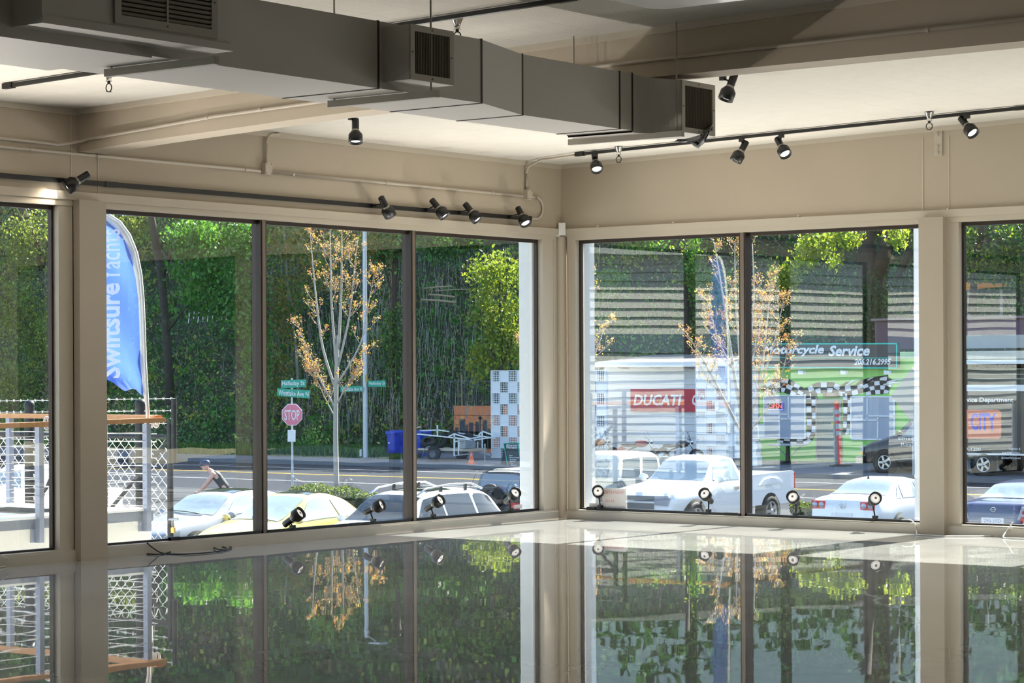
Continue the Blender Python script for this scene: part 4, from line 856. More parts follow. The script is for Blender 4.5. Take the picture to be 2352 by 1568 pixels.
for cx, cz, a0 in ((b[0]-.15, b[2]-.15, 0), (a[0]+.15, b[2]-.15, pi/2), (a[0]+.15, a[2]+.15, pi), (b[0]-.15, a[2]+.15, 1.5*pi)): pl += [(cx+.15*cos(a0+t), cz+.15*sin(a0+t)) for t in np.linspace(0, pi/2, 5)]
MB().prism(pl, 'y', ys-.004, ys+.01).build('logo_panel', OR, v, world=True)
vlet('IN CITY', 2196, 988, 2288, .62, mat('blue_vinyl', (.10, .12, .62), .5), y=ys-.006, bold=.03)
# ================================================================== street and far side
ASPH = mat('asphalt', (.032, .036, .046), .9, var=.25, scale=1.2, bump=.2, bscale=30, spec=.08); CONC = mat('pavement_concrete', (.17, .175, .19), .9, var=.15, scale=1.5, spec=.1)
LOT = mat('parking_asphalt', (.06, .064, .072), .9, var=.15, scale=.8, spec=.1)
struct('ground', MB().box((-160, -90, -4), (60, 160, GZ-.06)), mat('earth', (.10, .085, .06), .95, var=.3))
struct('parking_lot', MB().box((-110, -60, GZ-.06), (40, 36, GZ)), LOT)
struct('street', MB().box((-140, 36, GZ-.06), (60, 53.3, GZ-.005)), ASPH)
struct('kerb_1', MB().box((-140, 53.3, GZ-.06), (60, 53.5, GZ+.15)), CONC)
struct('far_pavement', MB().slab([(-140, 53.5, -2.10), (60, 53.5, -2.10), (60, 61, -1.80), (-140, 61, -1.80)], (0, 0, -.3)), CONC)
YELP = mat('yellow_road_paint', (.50, .32, .05), .8); WHTP = mat('white_road_paint', (.5, .5, .5), .8)
for k, y in enumerate((45.9, 46.15)): struct('road_line', MB().box((-140, y, GZ-.004), (60, y+.1, GZ+.003)), YELP)
struct('road_line', MB().box((-140, 50.2, GZ-.004), (60, 50.3, GZ+.003)), WHTP); struct('road_line', MB().box((-140, 41.5, GZ-.004), (60, 41.6, GZ+.003)), WHTP)
GP = lambda y: -2.10 + (y-53.5)*.04        # pavement height at Y
# ---- stop sign with street names
GRN = mat('street_sign_green', (.02, .36, .24), .45, var=.04); SGR = mat('stop_red', (.78, .22, .30), .5, var=.04); SW = mat('sign_white', (.82, .83, .84), .5, var=0); GALV = mat('galvanised_post', (.50, .53, .58), .45, .5, var=.06)
def facing(d, px, py): return onD(px, py, d)
D = 75.9; b = onZ(672, 1133, GZ); s = D/F
t = thing('stop_sign', 'faded red stop sign on a steel post with two green street name blades above', 'road sign', (b[0], b[1], GZ))
BB = lambda mb, nm, ma: mb.build(nm, ma, t, world=True)
top = onD(672, 868, D); BB(MB().cyl((b[0], b[1], GZ), (b[0], b[1], top[2]), .035, n=10), 'post', GALV)
def plate(pts, d, nm, ma, th=.02): return BB(MB().slab([onD(px, py, d) for px, py in pts], FWv*th), nm, ma)
oc = [(671 + 23.5*cos(a), 952 + 25*sin(a)) for a in np.arange(8)*pi/4 + pi/8]; plate([(671+(x-671)*1.08, 952+(y-952)*1.08) for x, y in oc], D-.05, 'sign_rim', SW); plate(oc, D-.08, 'stop_plate', SGR)
lettering('STOP', onD(653.5, 965, D-.09), RT, UP, 35*s, SW, t, height=24*s, bold=.01, depth=.002)
plate([(661, 987), (679, 987), (679, 1014), (661, 1014)], D-.05, 'small_plate', SW)
plate([(645.5, 873), (703, 871), (702.5, 888.5), (645.5, 891.5)], D-.05, 'name_blade', GRN); lettering('Halladay St', onD(648, 887.5, D-.065), RT, UP, 52*s, SW, t, height=12.5*s, bold=.01, depth=.002)
plate([(637, 891.5), (713, 896.5), (712, 915), (637, 909)], D-.03, 'name_blade', GRN); lettering('Westlake Ave N', onD(640, 907, D-.045), RT*.998 - UP*.066, UP, 69*s, SW, t, height=12*s, bold=.01, depth=.002)
# ---- light pole with street names on the far pavement
p = onY(865, 1060, 54.4); p = onY(840, 1060, 54.4); d = float((p - C) @ FW); s = d/F
t = thing('street_light_pole', 'grey metal street light pole with green street name signs on the far pavement', 'pole', (p[0], p[1], GP(54.4)))
BB(MB().cyl((p[0], p[1], GP(54.4)), (p[0], p[1], 9.5), .115, .08, n=14), 'shaft', GALV); BB(MB().cyl((p[0], p[1], GP(54.4)), (p[0], p[1], GP(54.4)+.12), .24, n=12), 'footing', CONC); BB(MB().box((p[0]-.2, p[1]-.16, -1.9), (p[0]-.1, p[1]-.1, -1.6)), 'access_cover', GALV)
BB(MB().bar((p[0], p[1], 9.3), (p[0]+2, p[1]-1.5, 9.6), .06, .06), 'arm', GALV); BB(MB().box((p[0]+1.7, p[1]-1.8, 9.52), (p[0]+2.3, p[1]-1.3, 9.68)), 'lamp_head', GALV)
plate([(782, 887), (833, 886), (833, 899), (782, 900)], d-.2, 'name_blade', GRN); lettering('Westlake Ave N', onD(784.5, 897.5, d-.22), RT, UP, 47*s, SW, t, height=8.5*s, bold=.01, depth=.002)
plate([(846, 875), (886, 873), (886, 888), (846, 888)], d-.2, 'name_blade', GRN); lettering('Halladay St', onD(848, 885.5, d-.22), RT, UP, 37*s, SW, t, height=9*s, bold=.01, depth=.002)
plate([(839.5, 860), (843, 860), (843, 878), (839.5, 878)], d-.15, 'tag_plate', mat('ochre_tag', (.55, .36, .08), .6))
# ---- blue bins, trailer, cones, folding board
BLU = mat('blue_bin', (.015, .06, .50), .45, var=.05)
def wbin(label, px, y, k):
    p = onY(px, 1036, y); t = thing('wheeled_bin', label, 'bin', (p[0], y, GP(y)), R(-15+k*10), 'blue wheeled bins')
    rr = [[(-w, -w2, z), (w, -w2, z), (w, w2, z), (-w, w2, z)] for w, w2, z in ((.24, .26, .06), (.30, .33, .98), (.33, .36, 1.0), (.33, .36, 1.06))]
    mb = MB().grid(rr, smooth=False, close=True); mb.add(rr[0], [(0, 1, 2, 3)]); mb.build('bin_body', BLU, t)
    MB().prism([(-.4, 1.06), (.38, 1.06), (.36, 1.12), (.05, 1.17), (-.36, 1.13)], 'y', -.35, .35).build('lid', BLU, t)
    for sd in (1, -1): MB().cyl((.22, sd*.24, .1), (.22, sd*.3, .1), .1, n=14).build('wheel', TYRE, t)
    MB().cyl((.38, -.25, .98), (.38, .25, .98), .015, n=8).build('handle', BLU, t); MB().box((-.16, -.345, .6), (-.04, -.33, .66)).build('bin_label', SW, t)
wbin('blue wheeled bin on the left of the pair beside the trailer', 912, 56.2, 0); wbin('blue wheeled bin on the right of the pair, behind the trailer rack', 966, 56.5, 1)
tr = thing('rack_trailer', 'small trailer with a white ladder rack over a pale deck, beside the bins', 'trailer', onY(1010, 1060, 55.3))
tr.location.z = GP(55); BT = lambda mb, nm, ma: mb.build(nm, ma, tr, world=True)
Y1, Y2 = 54.7, 56.3
q1 = lambda px, py: onY(px, py, Y1); q2 = lambda px, py: onY(px, py, Y2)
bars = [(q1(941, 983), q1(941, 1035)), (q1(966, 997), q1(1090, 1010)), (q1(941, 997), q1(966, 997)), (q1(1044, 997), q1(1044, 1046)), (q1(1044, 996), q1(1030, 1003)), (q1(1044, 996), q1(1090, 1010)), (q1(1054, 1014), q1(1054, 1045)),
        (q2(966, 989), q2(1006, 987)), (q2(1005, 976), q2(1005, 1000)), (q2(1006, 987), q2(1138, 1006)), (q2(1108, 990), q2(1108, 1040)), (q2(1108, 990), q2(1136, 1000)), (q2(1108, 990), q2(1100, 999)), (q1(1090, 1010), q2(1138, 1003)), (q1(1044, 1014), q2(1108, 1002)), (q1(1044, 1046), q2(1108, 1038)), (q1(1005, 999), q2(1005, 990)), (q1(941, 985), q2(966, 980)), (q2(1097, 1014), q2(1097, 1036))]
for a, b_ in bars: BT(MB().bar(a, b_, .05, .05), 'rack_bar', SW)
a = q1(960, 1047); b_ = q2(1118, 1038); BT(MB().box((a[0], Y1, -1.62), (b_[0], Y2, -1.52)), 'deck', mat('pale_plywood', (.55, .48, .36), .8, var=.15)); BT(MB().box((a[0], Y1-.02, -1.70), (b_[0], Y1+.05, -1.60)), 'side_rail', BLACK)
BT(MB().bar((b_[0], 55.5, -1.68), (b_[0]+1.1, 55.2, -1.74), .08, .08), 'tow_bar', STEEL); BT(MB().box((b_[0]-.5, 55, -1.5), (b_[0]-.1, 55.7, -1.1)), 'tool_box', STEEL)
BT(MB().cyl((b_[0]+.7, 55.3, GP(55)), (b_[0]+.7, 55.3, -1.3), .035, n=8), 'jack', STEEL)
for nm, y in (('wheel', Y1-.12), ('wheel', Y2+.12)):
    c_ = q1(1001, 1043); M = Matrix.Translation((c_[0], y, -1.72)) @ Matrix.Rotation(pi/2, 4, 'X')
    w = BT(MB().lathe([(.17, -.1), (.30, -.1), (.33, -.05), (.33, .05), (.30, .1), (.17, .1)], 22, M), nm, TYRE); BT(MB().lathe([(.18, .09), (.12, .05), (0, .06)], 16, M), 'hub', mat('dark_hub', (.1, .1, .11), .5))
BT(MB().tube([q1(968, 1056), q1(976, 1030), q1(984, 1026), q1(1003, 1027), q1(1007, 1032), q1(1011, 1060)], .025, 6), 'mudguard', STEEL)
for i, (px, py, r, y, lab) in enumerate(((985, 1016, .34, 55.2, 'lying against the front of the trailer'), (1008, 1018, .36, 55.5, 'leaning in the middle of the trailer'), (1040, 1012, .36, 55.9, 'standing upright behind the rack'), (1075, 1018, .33, 56.0, 'behind the right end of the rack'))):
    p = onY(px, py, y); o = MB().lathe([(r*.55, -.11), (r*.9, -.11), (r, -.06), (r, .06), (r*.9, .11), (r*.55, .11)], 22, Matrix.Rotation((.5, 1.0, 1.5, 1.35)[i], 4, 'X') @ Matrix.Rotation((.3, .5, .1, -.2)[i], 4, 'Y')).build('loose_tyre', TYRE)
    o.location = p; o.location.z = max(o.location.z, -1.52 + r*(.55, .85, 1, .98)[i]); tag(o, 'loose black tyre ' + lab, 'tyre', 'loose tyres on the trailer')
CON = mat('cone_orange', (.85, .16, .05), .5)
for px, py, y, lab in ((1083, 1069, 53.9, 'orange traffic cone in front of the trailer tow bar'), (942, 1066, 54.2, 'orange traffic cone at the left end of the trailer beside the mullion')):
    p = onY(px, py, y); t = thing('traffic_cone', lab, 'cone', (p[0], y, GP(y)), 0, 'traffic cones')
    MB().box((-.17, -.17, 0), (.17, .17, .03)).build('cone_base', CON, t); MB().lathe([(.13, .03), (.03, .46), (.025, .47), (0, .47)], 16).build('cone_body', CON, t); MB().lathe([(.076, .25), (.049, .38)], 16).build('cone_band', SW, t)
t = thing('folding_signboard', 'dark green folding signboard with white lettering in front of the chequered screen', 'signboard', onY(1175, 1076, 53.9)); t.location.z = GP(53.9)
f_ = lambda px, py: onY(px, py, 53.7); g_ = lambda px, py: onY(px, py, 54.3)
BRD = mat('board_dark', (.03, .045, .05), .5); TEAL = mat('teal_edge', (.03, .4, .33), .5)
fr = [f_(1168, 1075), f_(1200, 1075), f_(1190, 1017), f_(1158, 1018)]; MB().slab(fr, (0, .03, 0)).build('front_board', BRD, t, world=True)
bk_ = [g_(1146, 1076), g_(1176, 1076), f_(1190, 1017), f_(1158, 1018)]; MB().slab([Vector(q) + Vector((0, .06, 0)) for q in bk_], (0, .03, 0)).build('back_board', BRD, t, world=True)
for a, b_ in zip(fr, fr[1:] + fr[:1]): MB().bar(Vector(a)-Vector((0, .01, 0)), Vector(b_)-Vector((0, .01, 0)), .035, .035).build('board_edge', TEAL, t, world=True)
for txt, px, py, px1 in (('Motorcycle', 1163, 1024, 1188), ('Mechanic', 1162.5, 1029.5, 1189), ('Repair', 1170, 1047, 1178), ('New & Used Sales', 1170, 1051.5, 1193), ('Oil Changes', 1171, 1056, 1187), ('Batteries', 1172, 1060, 1184), ('Tires', 1173, 1064.5, 1179), ('Maintenance', 1174, 1068.5, 1188)):
    a = onY(px, py, 53.68); b_ = onY(px1, py, 53.68); lettering(txt, a, (1, 0, 0), UP, float(b_[0]-a[0]), SW, t, shear=.25, bold=.02, depth=.002)
# ---- mural blocks, iron fence
mw = thing('mural_blocks', 'low block wall painted with an orange sunset and dark city skyline', 'wall', onY(1090, 1050, 59.6)); mw.location.z = -1.9
MOR = mat('mural_orange', (.75, .24, .10), .7, var=.12, scale=2); MDK = mat('mural_dark', (.06, .06, .09), .7)
a = onY(1043, 1040, 59.6); b_ = onY(1130, 946, 59.6); c_ = onY(1180, 944, 59.6)
for i in range(2):
    for j in range(5):
        x0 = (a[0], b_[0]-.02)[i]; x1 = (b_[0]-.05, c_[0])[i]
        z0 = -1.9 + j*.42; MB().box((x0 + .004, 59.6, z0), (x1, 60.2, z0+.40)).build('block', MOR, mw, world=True)
sk = MB(); y = 59.585
for px0, px1, top in ((1043, 1046, 988), (1046, 1053, 981), (1056, 1068, 962), (1069, 1075, 977), (1077, 1087, 970), (1092, 1100, 968), (1109, 1119, 965), (1120, 1130, 984), (1043, 1130, 990)):
    p = onY(px0, top, y); q = onY(px1, 1030, y); sk.box((p[0], y-.004, q[2]), (q[0], y+.012, p[2]))
for px, py, w in ((1103, 957, 4.2), (1103, 959, 4.5), (1103, 961, 2)): p = onY(px-w, py, y); q = onY(px+w, py+2.4, y); sk.box((p[0], y-.004, q[2]), (q[0], y+.012, p[2]))
p = onY(1101.6, 955, y); q = onY(1104.4, 1000, y); sk.box((p[0], y-.004, q[2]), (q[0], y+.012, p[2])); sk.build('painted_skyline', MDK, mw, world=True, kind='stuff')
for i in range(2): p = onY(1055+i*40, 942, 59.9); q = onY(1090+i*42, 946, 59.9); MB().box((p[0], 59.65, q[2]-.02), (q[0], 60.1, p[2]+.12)).build('coping_block', CONC, mw, world=True)
iron = thing('iron_fence', 'dark iron railing fence on the bank above the mural wall', 'fence', onY(1065, 935, 60.6)); IR = mat('iron_grey', (.09, .10, .12), .6)
for i in range(26):
    px = 1003 + i*5.4; MB().bar(onY(px, 876, 60.6), onY(px, 940, 60.6), .022, .022).build('bar', IR, iron, world=True)
for py in (875, 935): MB().bar(onY(1000, py, 60.6), onY(1145, py, 60.6), .04, .04).build('rail', IR, iron, world=True)
MB().bar(onY(1061, 860, 60.6), onY(1062, 950, 60.6), .06, .06).build('post', mat('rusty_post', (.3, .22, .16), .7), iron, world=True)
# ---- chequered screens
LAT = mat('lattice_white', (.78, .79, .82), .5, var=.02)
def screen(label, px0, px1, py0, py1, Y, cw):
    a = onY(px0, py1, Y); b_ = onY(px1, py0, Y); x0, x1, z1 = a[0], b_[0], b_[2]; z0 = a[2]
    t = thing('chequered_screen', label, 'screen', (x0, Y, z0)); w = x1-x0; h = z1-z0; nx = max(1, round(w/cw)); nz = max(1, round(h/cw)); cx = w/nx; cz = h/nz
    for i in range(nx+1): MB().box((i*cx-.02, -.03, 0), (i*cx+.02, .02, h)).build('stile', LAT, t)
    for j in range(nz+1): MB().box((0, -.028, j*cz-.02), (w, .02, j*cz+.02)).build('rail', LAT, t)
    for i in (0, nx): MB().box((i*cx-.04, .02, -.25), (i*cx+.04, .1, h)).build('post', LAT, t)
    pm = MB().box((.02, -.01, .02), (cx-.02, .005, cz-.02)).mesh('panel'); pm.materials.append(LAT)
    lm = MB()
    for k in range(1, 5): lm.box((cx*k/5-.009, -.008, 0), (cx*k/5+.009, .006, cz)); lm.box((0, -.01, cz*k/5-.009), (cx, .004, cz*k/5+.009))
    lm = lm.mesh('lattice'); lm.materials.append(LAT)
    for i in range(nx):
        for j in range(nz):
            s = (i+j) % 2; o = bpy.data.objects.new(('panel', 'lattice')[s], (pm, lm)[s]); COL.objects.link(o); o.parent = t; o.location = (i*cx, 0, j*cz)
            if s: o['kind'] = 'stuff'
    return t
t1 = screen('white chequered lattice screen with a gear sign, behind the folding signboard', 1130, 1392, 850, 1053, 57., .47)
t2 = screen('narrow white chequered lattice screen left of the bare tree trunk', 1600, 1714, 840, 1048, 57.2, .47)
Y = 56.94; a = onY(1192, 942, Y); b_ = onY(1350, 906, Y); MB().box((a[0], Y-.01, a[2]), (b_[0], Y+.02, b_[2])).build('sign_panel', SW, t1, world=True)
g = onY(1208, 924, Y-.015); INKB = mat('sign_ink', (.03, .03, .04), .5, var=0)
for r, w in ((.25, .035), (.20, .012)): MB().tube([(g[0] + r*cos(k), g[1], g[2] + r*sin(k)) for k in np.linspace(0, 2*pi, 33)], w*.6, 5).build('gear_ring', INKB, t1, world=True)
for k in range(16): q = 2*pi*k/16; MB().bar((g[0]+.25*cos(q), g[1], g[2]+.25*sin(q)), (g[0]+.30*cos(q), g[1], g[2]+.30*sin(q)), .05, .02, (0, 1, 0)).build('gear_tooth', INKB, t1, world=True)
for k in range(8):
    q = pi*k/4; r0, r1 = (.0, .08) if k % 2 else (.11, .17); MB().bar((g[0]+r0*cos(q), g[1], g[2]+r0*sin(q)), (g[0]+r1*cos(q), g[1], g[2]+r1*sin(q)), .03, .02, (0, 1, 0)).build('gear_mark', INKB, t1, world=True)
lettering('Motorcycle', onY(1222, 933, Y-.015), (1, 0, 0), UP, float(onY(1347, 933, Y)[0]-onY(1222, 933, Y)[0]), INKB, t1, height=.36, shear=.3, bold=.02, depth=.002)
# ---- white shop, banner
xa = onY(1388, 1000, 59)[0]; xb = onY(1745, 1000, 59)[0]; SID = mat('white_siding', (.66, .67, .69), .6, var=.03)
shop = thing('white_shop_building', 'low white clapboard workshop with a red banner beyond the pickup', 'building', ((xa+xb)/2, 59, -1.9)); BS = lambda mb, nm, ma: mb.build(nm, ma, shop, world=True)
x_l = xa+.02; xb = xb - .06
BS(MB().box((x_l, 59.03, -1.95), (xb, 62.7, 1.9)), 'wall', SID)
for k in range(14): BS(MB().slab([(x_l, 58.99, -1.85+k*.27), (xb, 58.99, -1.85+k*.27), (xb, 59.02, -1.60+k*.27), (x_l, 59.02, -1.60+k*.27)], (0, .02, 0)), 'clapboard', SID)
BS(MB().slab([(x_l-.1, 58.2, 1.92), (xb+.03, 58.2, 1.92), (xb+.03, 62.7, 2.25), (x_l-.1, 62.7, 2.25)], (0, 0, .12)), 'roof', mat('grey_roof', (.15, .15, .16), .8)); BS(MB().box((x_l-.1, 58.15, 1.84), (xb+.03, 58.22, 2.04)), 'gutter', WHITE)
for k in range(7): BS(MB().bar((xa-2+k*1.6, 58.25, 1.86), (xa-2+k*1.6, 59.0, 1.80), .06, .1), 'rafter_tail', TRIM)
a = onY(1449, 944, 58.9); b_ = onY(1660, 893, 58.9); DR = mat('banner_red', (.50, .04, .06), .6, var=.05)
t = thing('shop_banner', 'long dark red banner with white lettering on the white workshop wall', 'banner', (a[0], 58.9, a[2])); MB().box((a[0], 58.89, a[2]), (b_[0], 58.93, b_[2])).build('cloth', DR, t, world=True)
a = onY(1455, 931, 58.88); lettering('DUCATI', a, (1, 0, 0), UP, float(onY(1566, 931, 58.88)[0]-a[0]), SW, t, height=.46, shear=.2, bold=.03, depth=.002)
a = onY(1590, 931, 58.88); lettering('CORSE', a, (1, 0, 0), UP, float(onY(1652, 931, 58.88)[0]-a[0]), SW, t, height=.46, shear=.2, bold=.03, depth=.002)
t = thing('red_reflection_post', 'straight red and white post standing in for a reflection, behind the narrow chequered screen', 'post', onY(1631, 1050, 58)); t.location.z = GP(58); RDP = mat('post_red', (.75, .05, .05), .5)  # solid post added in place of a red reflection in the glass
for k in range(6): MB().cyl((0, 0, k*.5), (0, 0, k*.5+.5), .09, n=12).build('post_segment', RDP if k % 2 == 0 else SW, t)
# ---- motorcycles
def motorcycle(label, px, Y, rz, tank, lean=.1):
    p = onY(px, 1040, Y); t = thing('motorcycle', label, 'motorcycle', (p[0], Y, GP(Y)), R(rz), 'motorcycles outside the workshop'); bd = paint('tank_' + str(tank), tank); L = lambda y, z: (y + z*lean, z)
    def P(x, y, z): return (x, y + z*lean, z)
    for x in (.72, -.68):
        M = Matrix.Translation(P(x, 0, .32)) @ Matrix.Rotation(pi/2 - lean, 4, 'X')
        w = MB().lathe([(.22, -.06), (.29, -.06), (.32, 0), (.29, .06), (.22, .06)], 20, M).build('wheel', TYRE, t); MB().lathe([(.23, .03), (.21, 0), (.06, .01), (.06, .05), (0, .05)], 14, M).build('rim', RIM, w)
    MB().tube([P(.72, 0, .32), P(.5, 0, .78), P(.42, 0, .98)], .03, 8).build('fork', CHROME, t); MB().tube([P(.45, 0, .85), P(.1, 0, .75), P(-.3, 0, .6), P(-.68, 0, .34)], .035, 8).build('frame', BLACK, t)
    MB().lathe([(0, -.26), (.1, -.22), (.15, -.05), (.14, .1), (.08, .24), (0, .27)], 14, Matrix.Translation(P(.15, 0, .82)) @ Matrix.Rotation(pi/2, 4, 'Y')).build('fuel_tank', bd, t)
    MB().lathe([(0, -.3), (.09, -.26), (.12, 0), (.09, .26), (0, .3)], 12, Matrix.Translation(P(-.35, 0, .76)) @ Matrix.Rotation(pi/2, 4, 'Y') @ Matrix.Diagonal((.6, 1.2, 1, 1))).build('seat', RUBBER, t)
    MB().box(P(-.15, -.15, .3), P(.3, .12, .6)).build('engine', STEEL, t); MB().tube([P(.2, -.15, .35), P(-.3, -.17, .3), P(-.75, -.17, .36)], .04, 8).build('exhaust', CHROME, t)
    MB().tube([P(.28, -.36, 1.05), P(.4, -.2, 1.03), P(.42, 0, .98), P(.4, .2, 1.03), P(.28, .36, 1.05)], .015, 6).build('handlebar', CHROME, t)
    MB().lathe([(0, -.08), (.08, -.04), (.09, .04), (0, .05)], 12, Matrix.Translation(P(.55, 0, .9)) @ Matrix.Rotation(pi/2, 4, 'Y')).build('headlight', CHROME, t)
    MB().slab([P(.50, -.13, .95), P(.50, .13, .95), P(.38, .1, 1.3), P(.38, -.1, 1.3)], (.01, 0, 0)).build('windscreen', CLEAR, t)
    for sd in (1, -1): MB().lathe([(.05, 0), (.05, .02), (0, .025)], 10, Matrix.Translation(P(.3, sd*.33, 1.2)) @ Matrix.Rotation(pi/2, 4, 'Y')).build('mirror', CHROME, t); MB().tube([P(.35, sd*.3, 1.05), P(.3, sd*.33, 1.2)], .008, 5).build('mirror_stem', CHROME, t)
    MB().prism([(-.95, .55), (-.65, .72), (-.4, .62), (-.6, .58)], 'y', -.08+.6*lean, .08+.6*lean).build('rear_fender', bd, t)
motorcycle('motorcycle with an orange fairing parked left in the row before the workshop', 1372, 55.7, 60, (.5, .2, .08)); motorcycle('cruiser motorcycle with a dark red striped tank in the middle of the row', 1465, 55.6, 40, (.35, .03, .04)); motorcycle('black sport motorcycle parked at the right of the row', 1560, 55.7, 50, (.03, .03, .03))
# ---- green shop
xl = onY(1745, 1000, 59)[0]; xr = onY(2106, 1000, 59)[0]; LIME = mat('lime_paint', (.30, .66, .16), .6, var=.05)
gs = thing('green_shop_building', 'lime green motorcycle shop front with a painted chequered flag and black fascia', 'building', ((xl+xr)/2, 59, -1.9)); BG = lambda mb, nm, ma, **k: mb.build(nm, ma, gs, world=True, **k)
BG(MB().box((xl, 59, -1.95), (xr, 62.7, 2.1)), 'wall', LIME)
FAS = mat('fascia_dark', (.05, .052, .055), .45); TQ = mat('turquoise_line', (.02, .52, .42), .5)
a = onY(1700, 846, 58.6); b_ = onY(2063, 787, 58.6); fas = BG(MB().box((a[0], 58.6, a[2]), (b_[0], 58.75, b_[2])), 'fascia', FAS)
def line(p0, p1, w=.05, y=58.585): q0 = onY(*p0, y); q1 = onY(*p1, y); BG(MB().bar(q0, q1, .02, w, (0, 0, 1) if abs(p0[1]-p1[1]) < 8 else (1, 0, 0)), 'fascia_line', TQ)
line((1702, 790), (2061, 789)); line((1702, 843), (2061, 845)); line((2060, 789), (2060, 845)); line((1702, 821), (2048, 822), .03)
def glet(txt, px, py, px1, h, **k): p = onY(px, py, 58.585); lettering(txt, p, (1, 0, 0), UP, float(onY(px1, py, 58.585)[0]-p[0]), SW, gs, height=h, depth=.002, **k)
glet('Motorcycle', 1752, 819, 1893, .44, shear=.25, bold=.035); glet('Service', 1903, 818, 1998, .42, shear=.25, bold=.035); glet('206.216.2995', 1962, 838, 2047, .24, shear=.25, bold=.03)
for px in (1835, 1932, 2031):
    p = onY(px, 850, 58.7); BG(MB().bar(p, (p[0]+.25, 58.4, p[2]-.05), .05, .05).box((p[0]+.2, 58.3, p[2]-.16), (p[0]+.42, 58.5, p[2]-.02)), 'flood_lamp', WHITE)
# windows and door
PANE = mat('shop_pane', (.42, .47, .56), .08, var=.04); FRM = mat('white_frame', (.8, .82, .86), .5)
def swin(px0, px1, py0, py1, bars):
    a = onY(px0, py1, 58.97); b_ = onY(px1, py0, 58.97); w = BG(MB().box((a[0], 58.96, a[2]), (b_[0], 59.0, b_[2])), 'window', PANE); iv = inv_of(gs)
    X = lambda t: a[0]+(b_[0]-a[0])*t; Z = lambda t: a[2]+(b_[2]-a[2])*t
    for x0, z0, x1, z1 in [(0, 0, 1, 0), (0, 1, 1, 1), (0, 0, 0, 1), (1, 0, 1, 1)] + bars:
        mb = MB().bar((X(x0), 58.945, Z(z0)), (X(x1), 58.945, Z(z1)), .05, .04, (0, 1, 0)); mb.v = [tuple(iv @ Vector(q)) for q in mb.v]; mb.build('window_bar', FRM, w)
swin(1756, 1850, 908, 1005, [(.6, .45, .6, 1), (0, .56, .6, .56), (.38, 0, .38, .56), (.38, .45, 1, .45)]); swin(1956, 2055, 911, 1008, [(.38, .45, .38, 1), (0, .45, .62, .45), (.62, 0, .62, .55), (.38, .55, 1, .55)])
a = onY(1878, 1056, 58.97); b_ = onY(1934, 916, 58.97); dr = BG(MB().box((a[0], 58.95, a[2]), (b_[0], 59.0, b_[2])), 'door', mat('door_grey_green', (.20, .23, .21), .5, var=.05)); BG(MB().box((a[0]-.06, 58.93, a[2]), (a[0], 59.0, b_[2]+.08)), 'door_frame', mat('door_frame_tan', (.38, .33, .27), .6))
for py in (970, 997): p = onY(1889, py, 58.94); BG(MB().lathe([(.035, 0), (.03, .04), (0, .05)], 10, Matrix.Translation(p) @ Matrix.Rotation(pi/2, 4, 'X')), 'door_knob', mat('brass', (.6, .38, .12)))
p = onY(1912, 972, 58.94); BG(MB().cyl(p, (p[0], p[1]-.01, p[2]), .06, n=12), 'door_sticker', mat('yellow_sticker', (.7, .5, .05), .6))
a = onY(1890, 912, 58.93); b_ = onY(1927, 901, 58.93); BG(MB().box((a[0], 58.92, a[2]), (b_[0], 58.95, b_[2])), 'number_board', mat('brown_board', (.32, .2, .13), .6)); lettering('2501', onY(1899, 910, 58.91), (1, 0, 0), UP, float(onY(1919, 910, 58.91)[0]-onY(1899, 910, 58.91)[0]), mat('tan_letter', (.7, .55, .4), .6), gs, height=.14, bold=.02, depth=.002)
# flag mural: dark band with pale cells
MBK = mat('mural_black', (.022, .022, .024), .6, var=.05); MWH = mat('mural_white', (.75, .76, .78), .6, var=.03)
def mural(path, wid, rows, cell):
    P = [np.array(q, float) for q in path]; t = np.linspace(0, len(P)-1, len(P)*8)
    X = pchip(np.arange(len(P)), [q[0] for q in P], t); Yp = pchip(np.arange(len(P)), [q[1] for q in P], t); W = pchip(np.arange(len(P)), wid, t)
    dx = np.gradient(X); dy = np.gradient(Yp); L = np.hypot(dx, dy)+1e-6; nx, ny = -dy/L, dx/L; s = np.concatenate([[0], np.cumsum(np.hypot(np.diff(X), np.diff(Yp)))])
    at = lambda u, v: (np.interp(u, s, X) + np.interp(u, s, nx*W)*(v-.5), np.interp(u, s, Yp) + np.interp(u, s, ny*W)*(v-.5))
    n = int(s[-1]/cell); us = np.linspace(0, s[-1], max(n, 2)*3+1)
    BG(MB().grid([[onY(*at(u, v), 58.985) for v in np.linspace(0, 1, 3)] for u in us], smooth=False), 'flag_band', MBK, fix=False)
    mb = MB(); us = np.linspace(0, s[-1], n+1)
    for i in range(n):
        for j in range(rows):
            if (i+j) % 2: mb.grid([[onY(*at(us[i]+(us[i+1]-us[i])*a, (j+b)/rows), 58.98) for b in (.04, .96)] for a in (.04, .5, .96)], smooth=False)
    BG(mb, 'flag_cells', MWH, fix=False, kind='stuff')
mural([(1758, 904), (1775, 888), (1798, 884), (1822, 893), (1845, 905)], [34, 34, 34, 30, 24], 3, 13); mural([(1845, 906), (1862, 900), (1885, 890), (1910, 890), (1935, 899), (1960, 896), (1984, 890)], [20, 26, 26, 26, 24, 24, 20], 2, 14)
mural([(1984, 893), (2005, 886), (2030, 884), (2046, 890)], [34, 40, 42, 30], 4, 12); mural([(1864, 902), (1864, 930), (1865, 960), (1864, 990), (1850, 1012), (1825, 1014), (1785, 1010)], [26, 24, 24, 22, 18, 14, 10], 2, 14); mural([(1946, 902), (1947, 930), (1946, 960), (1945, 985), (1940, 998)], [22, 20, 18, 18, 10], 2, 15)
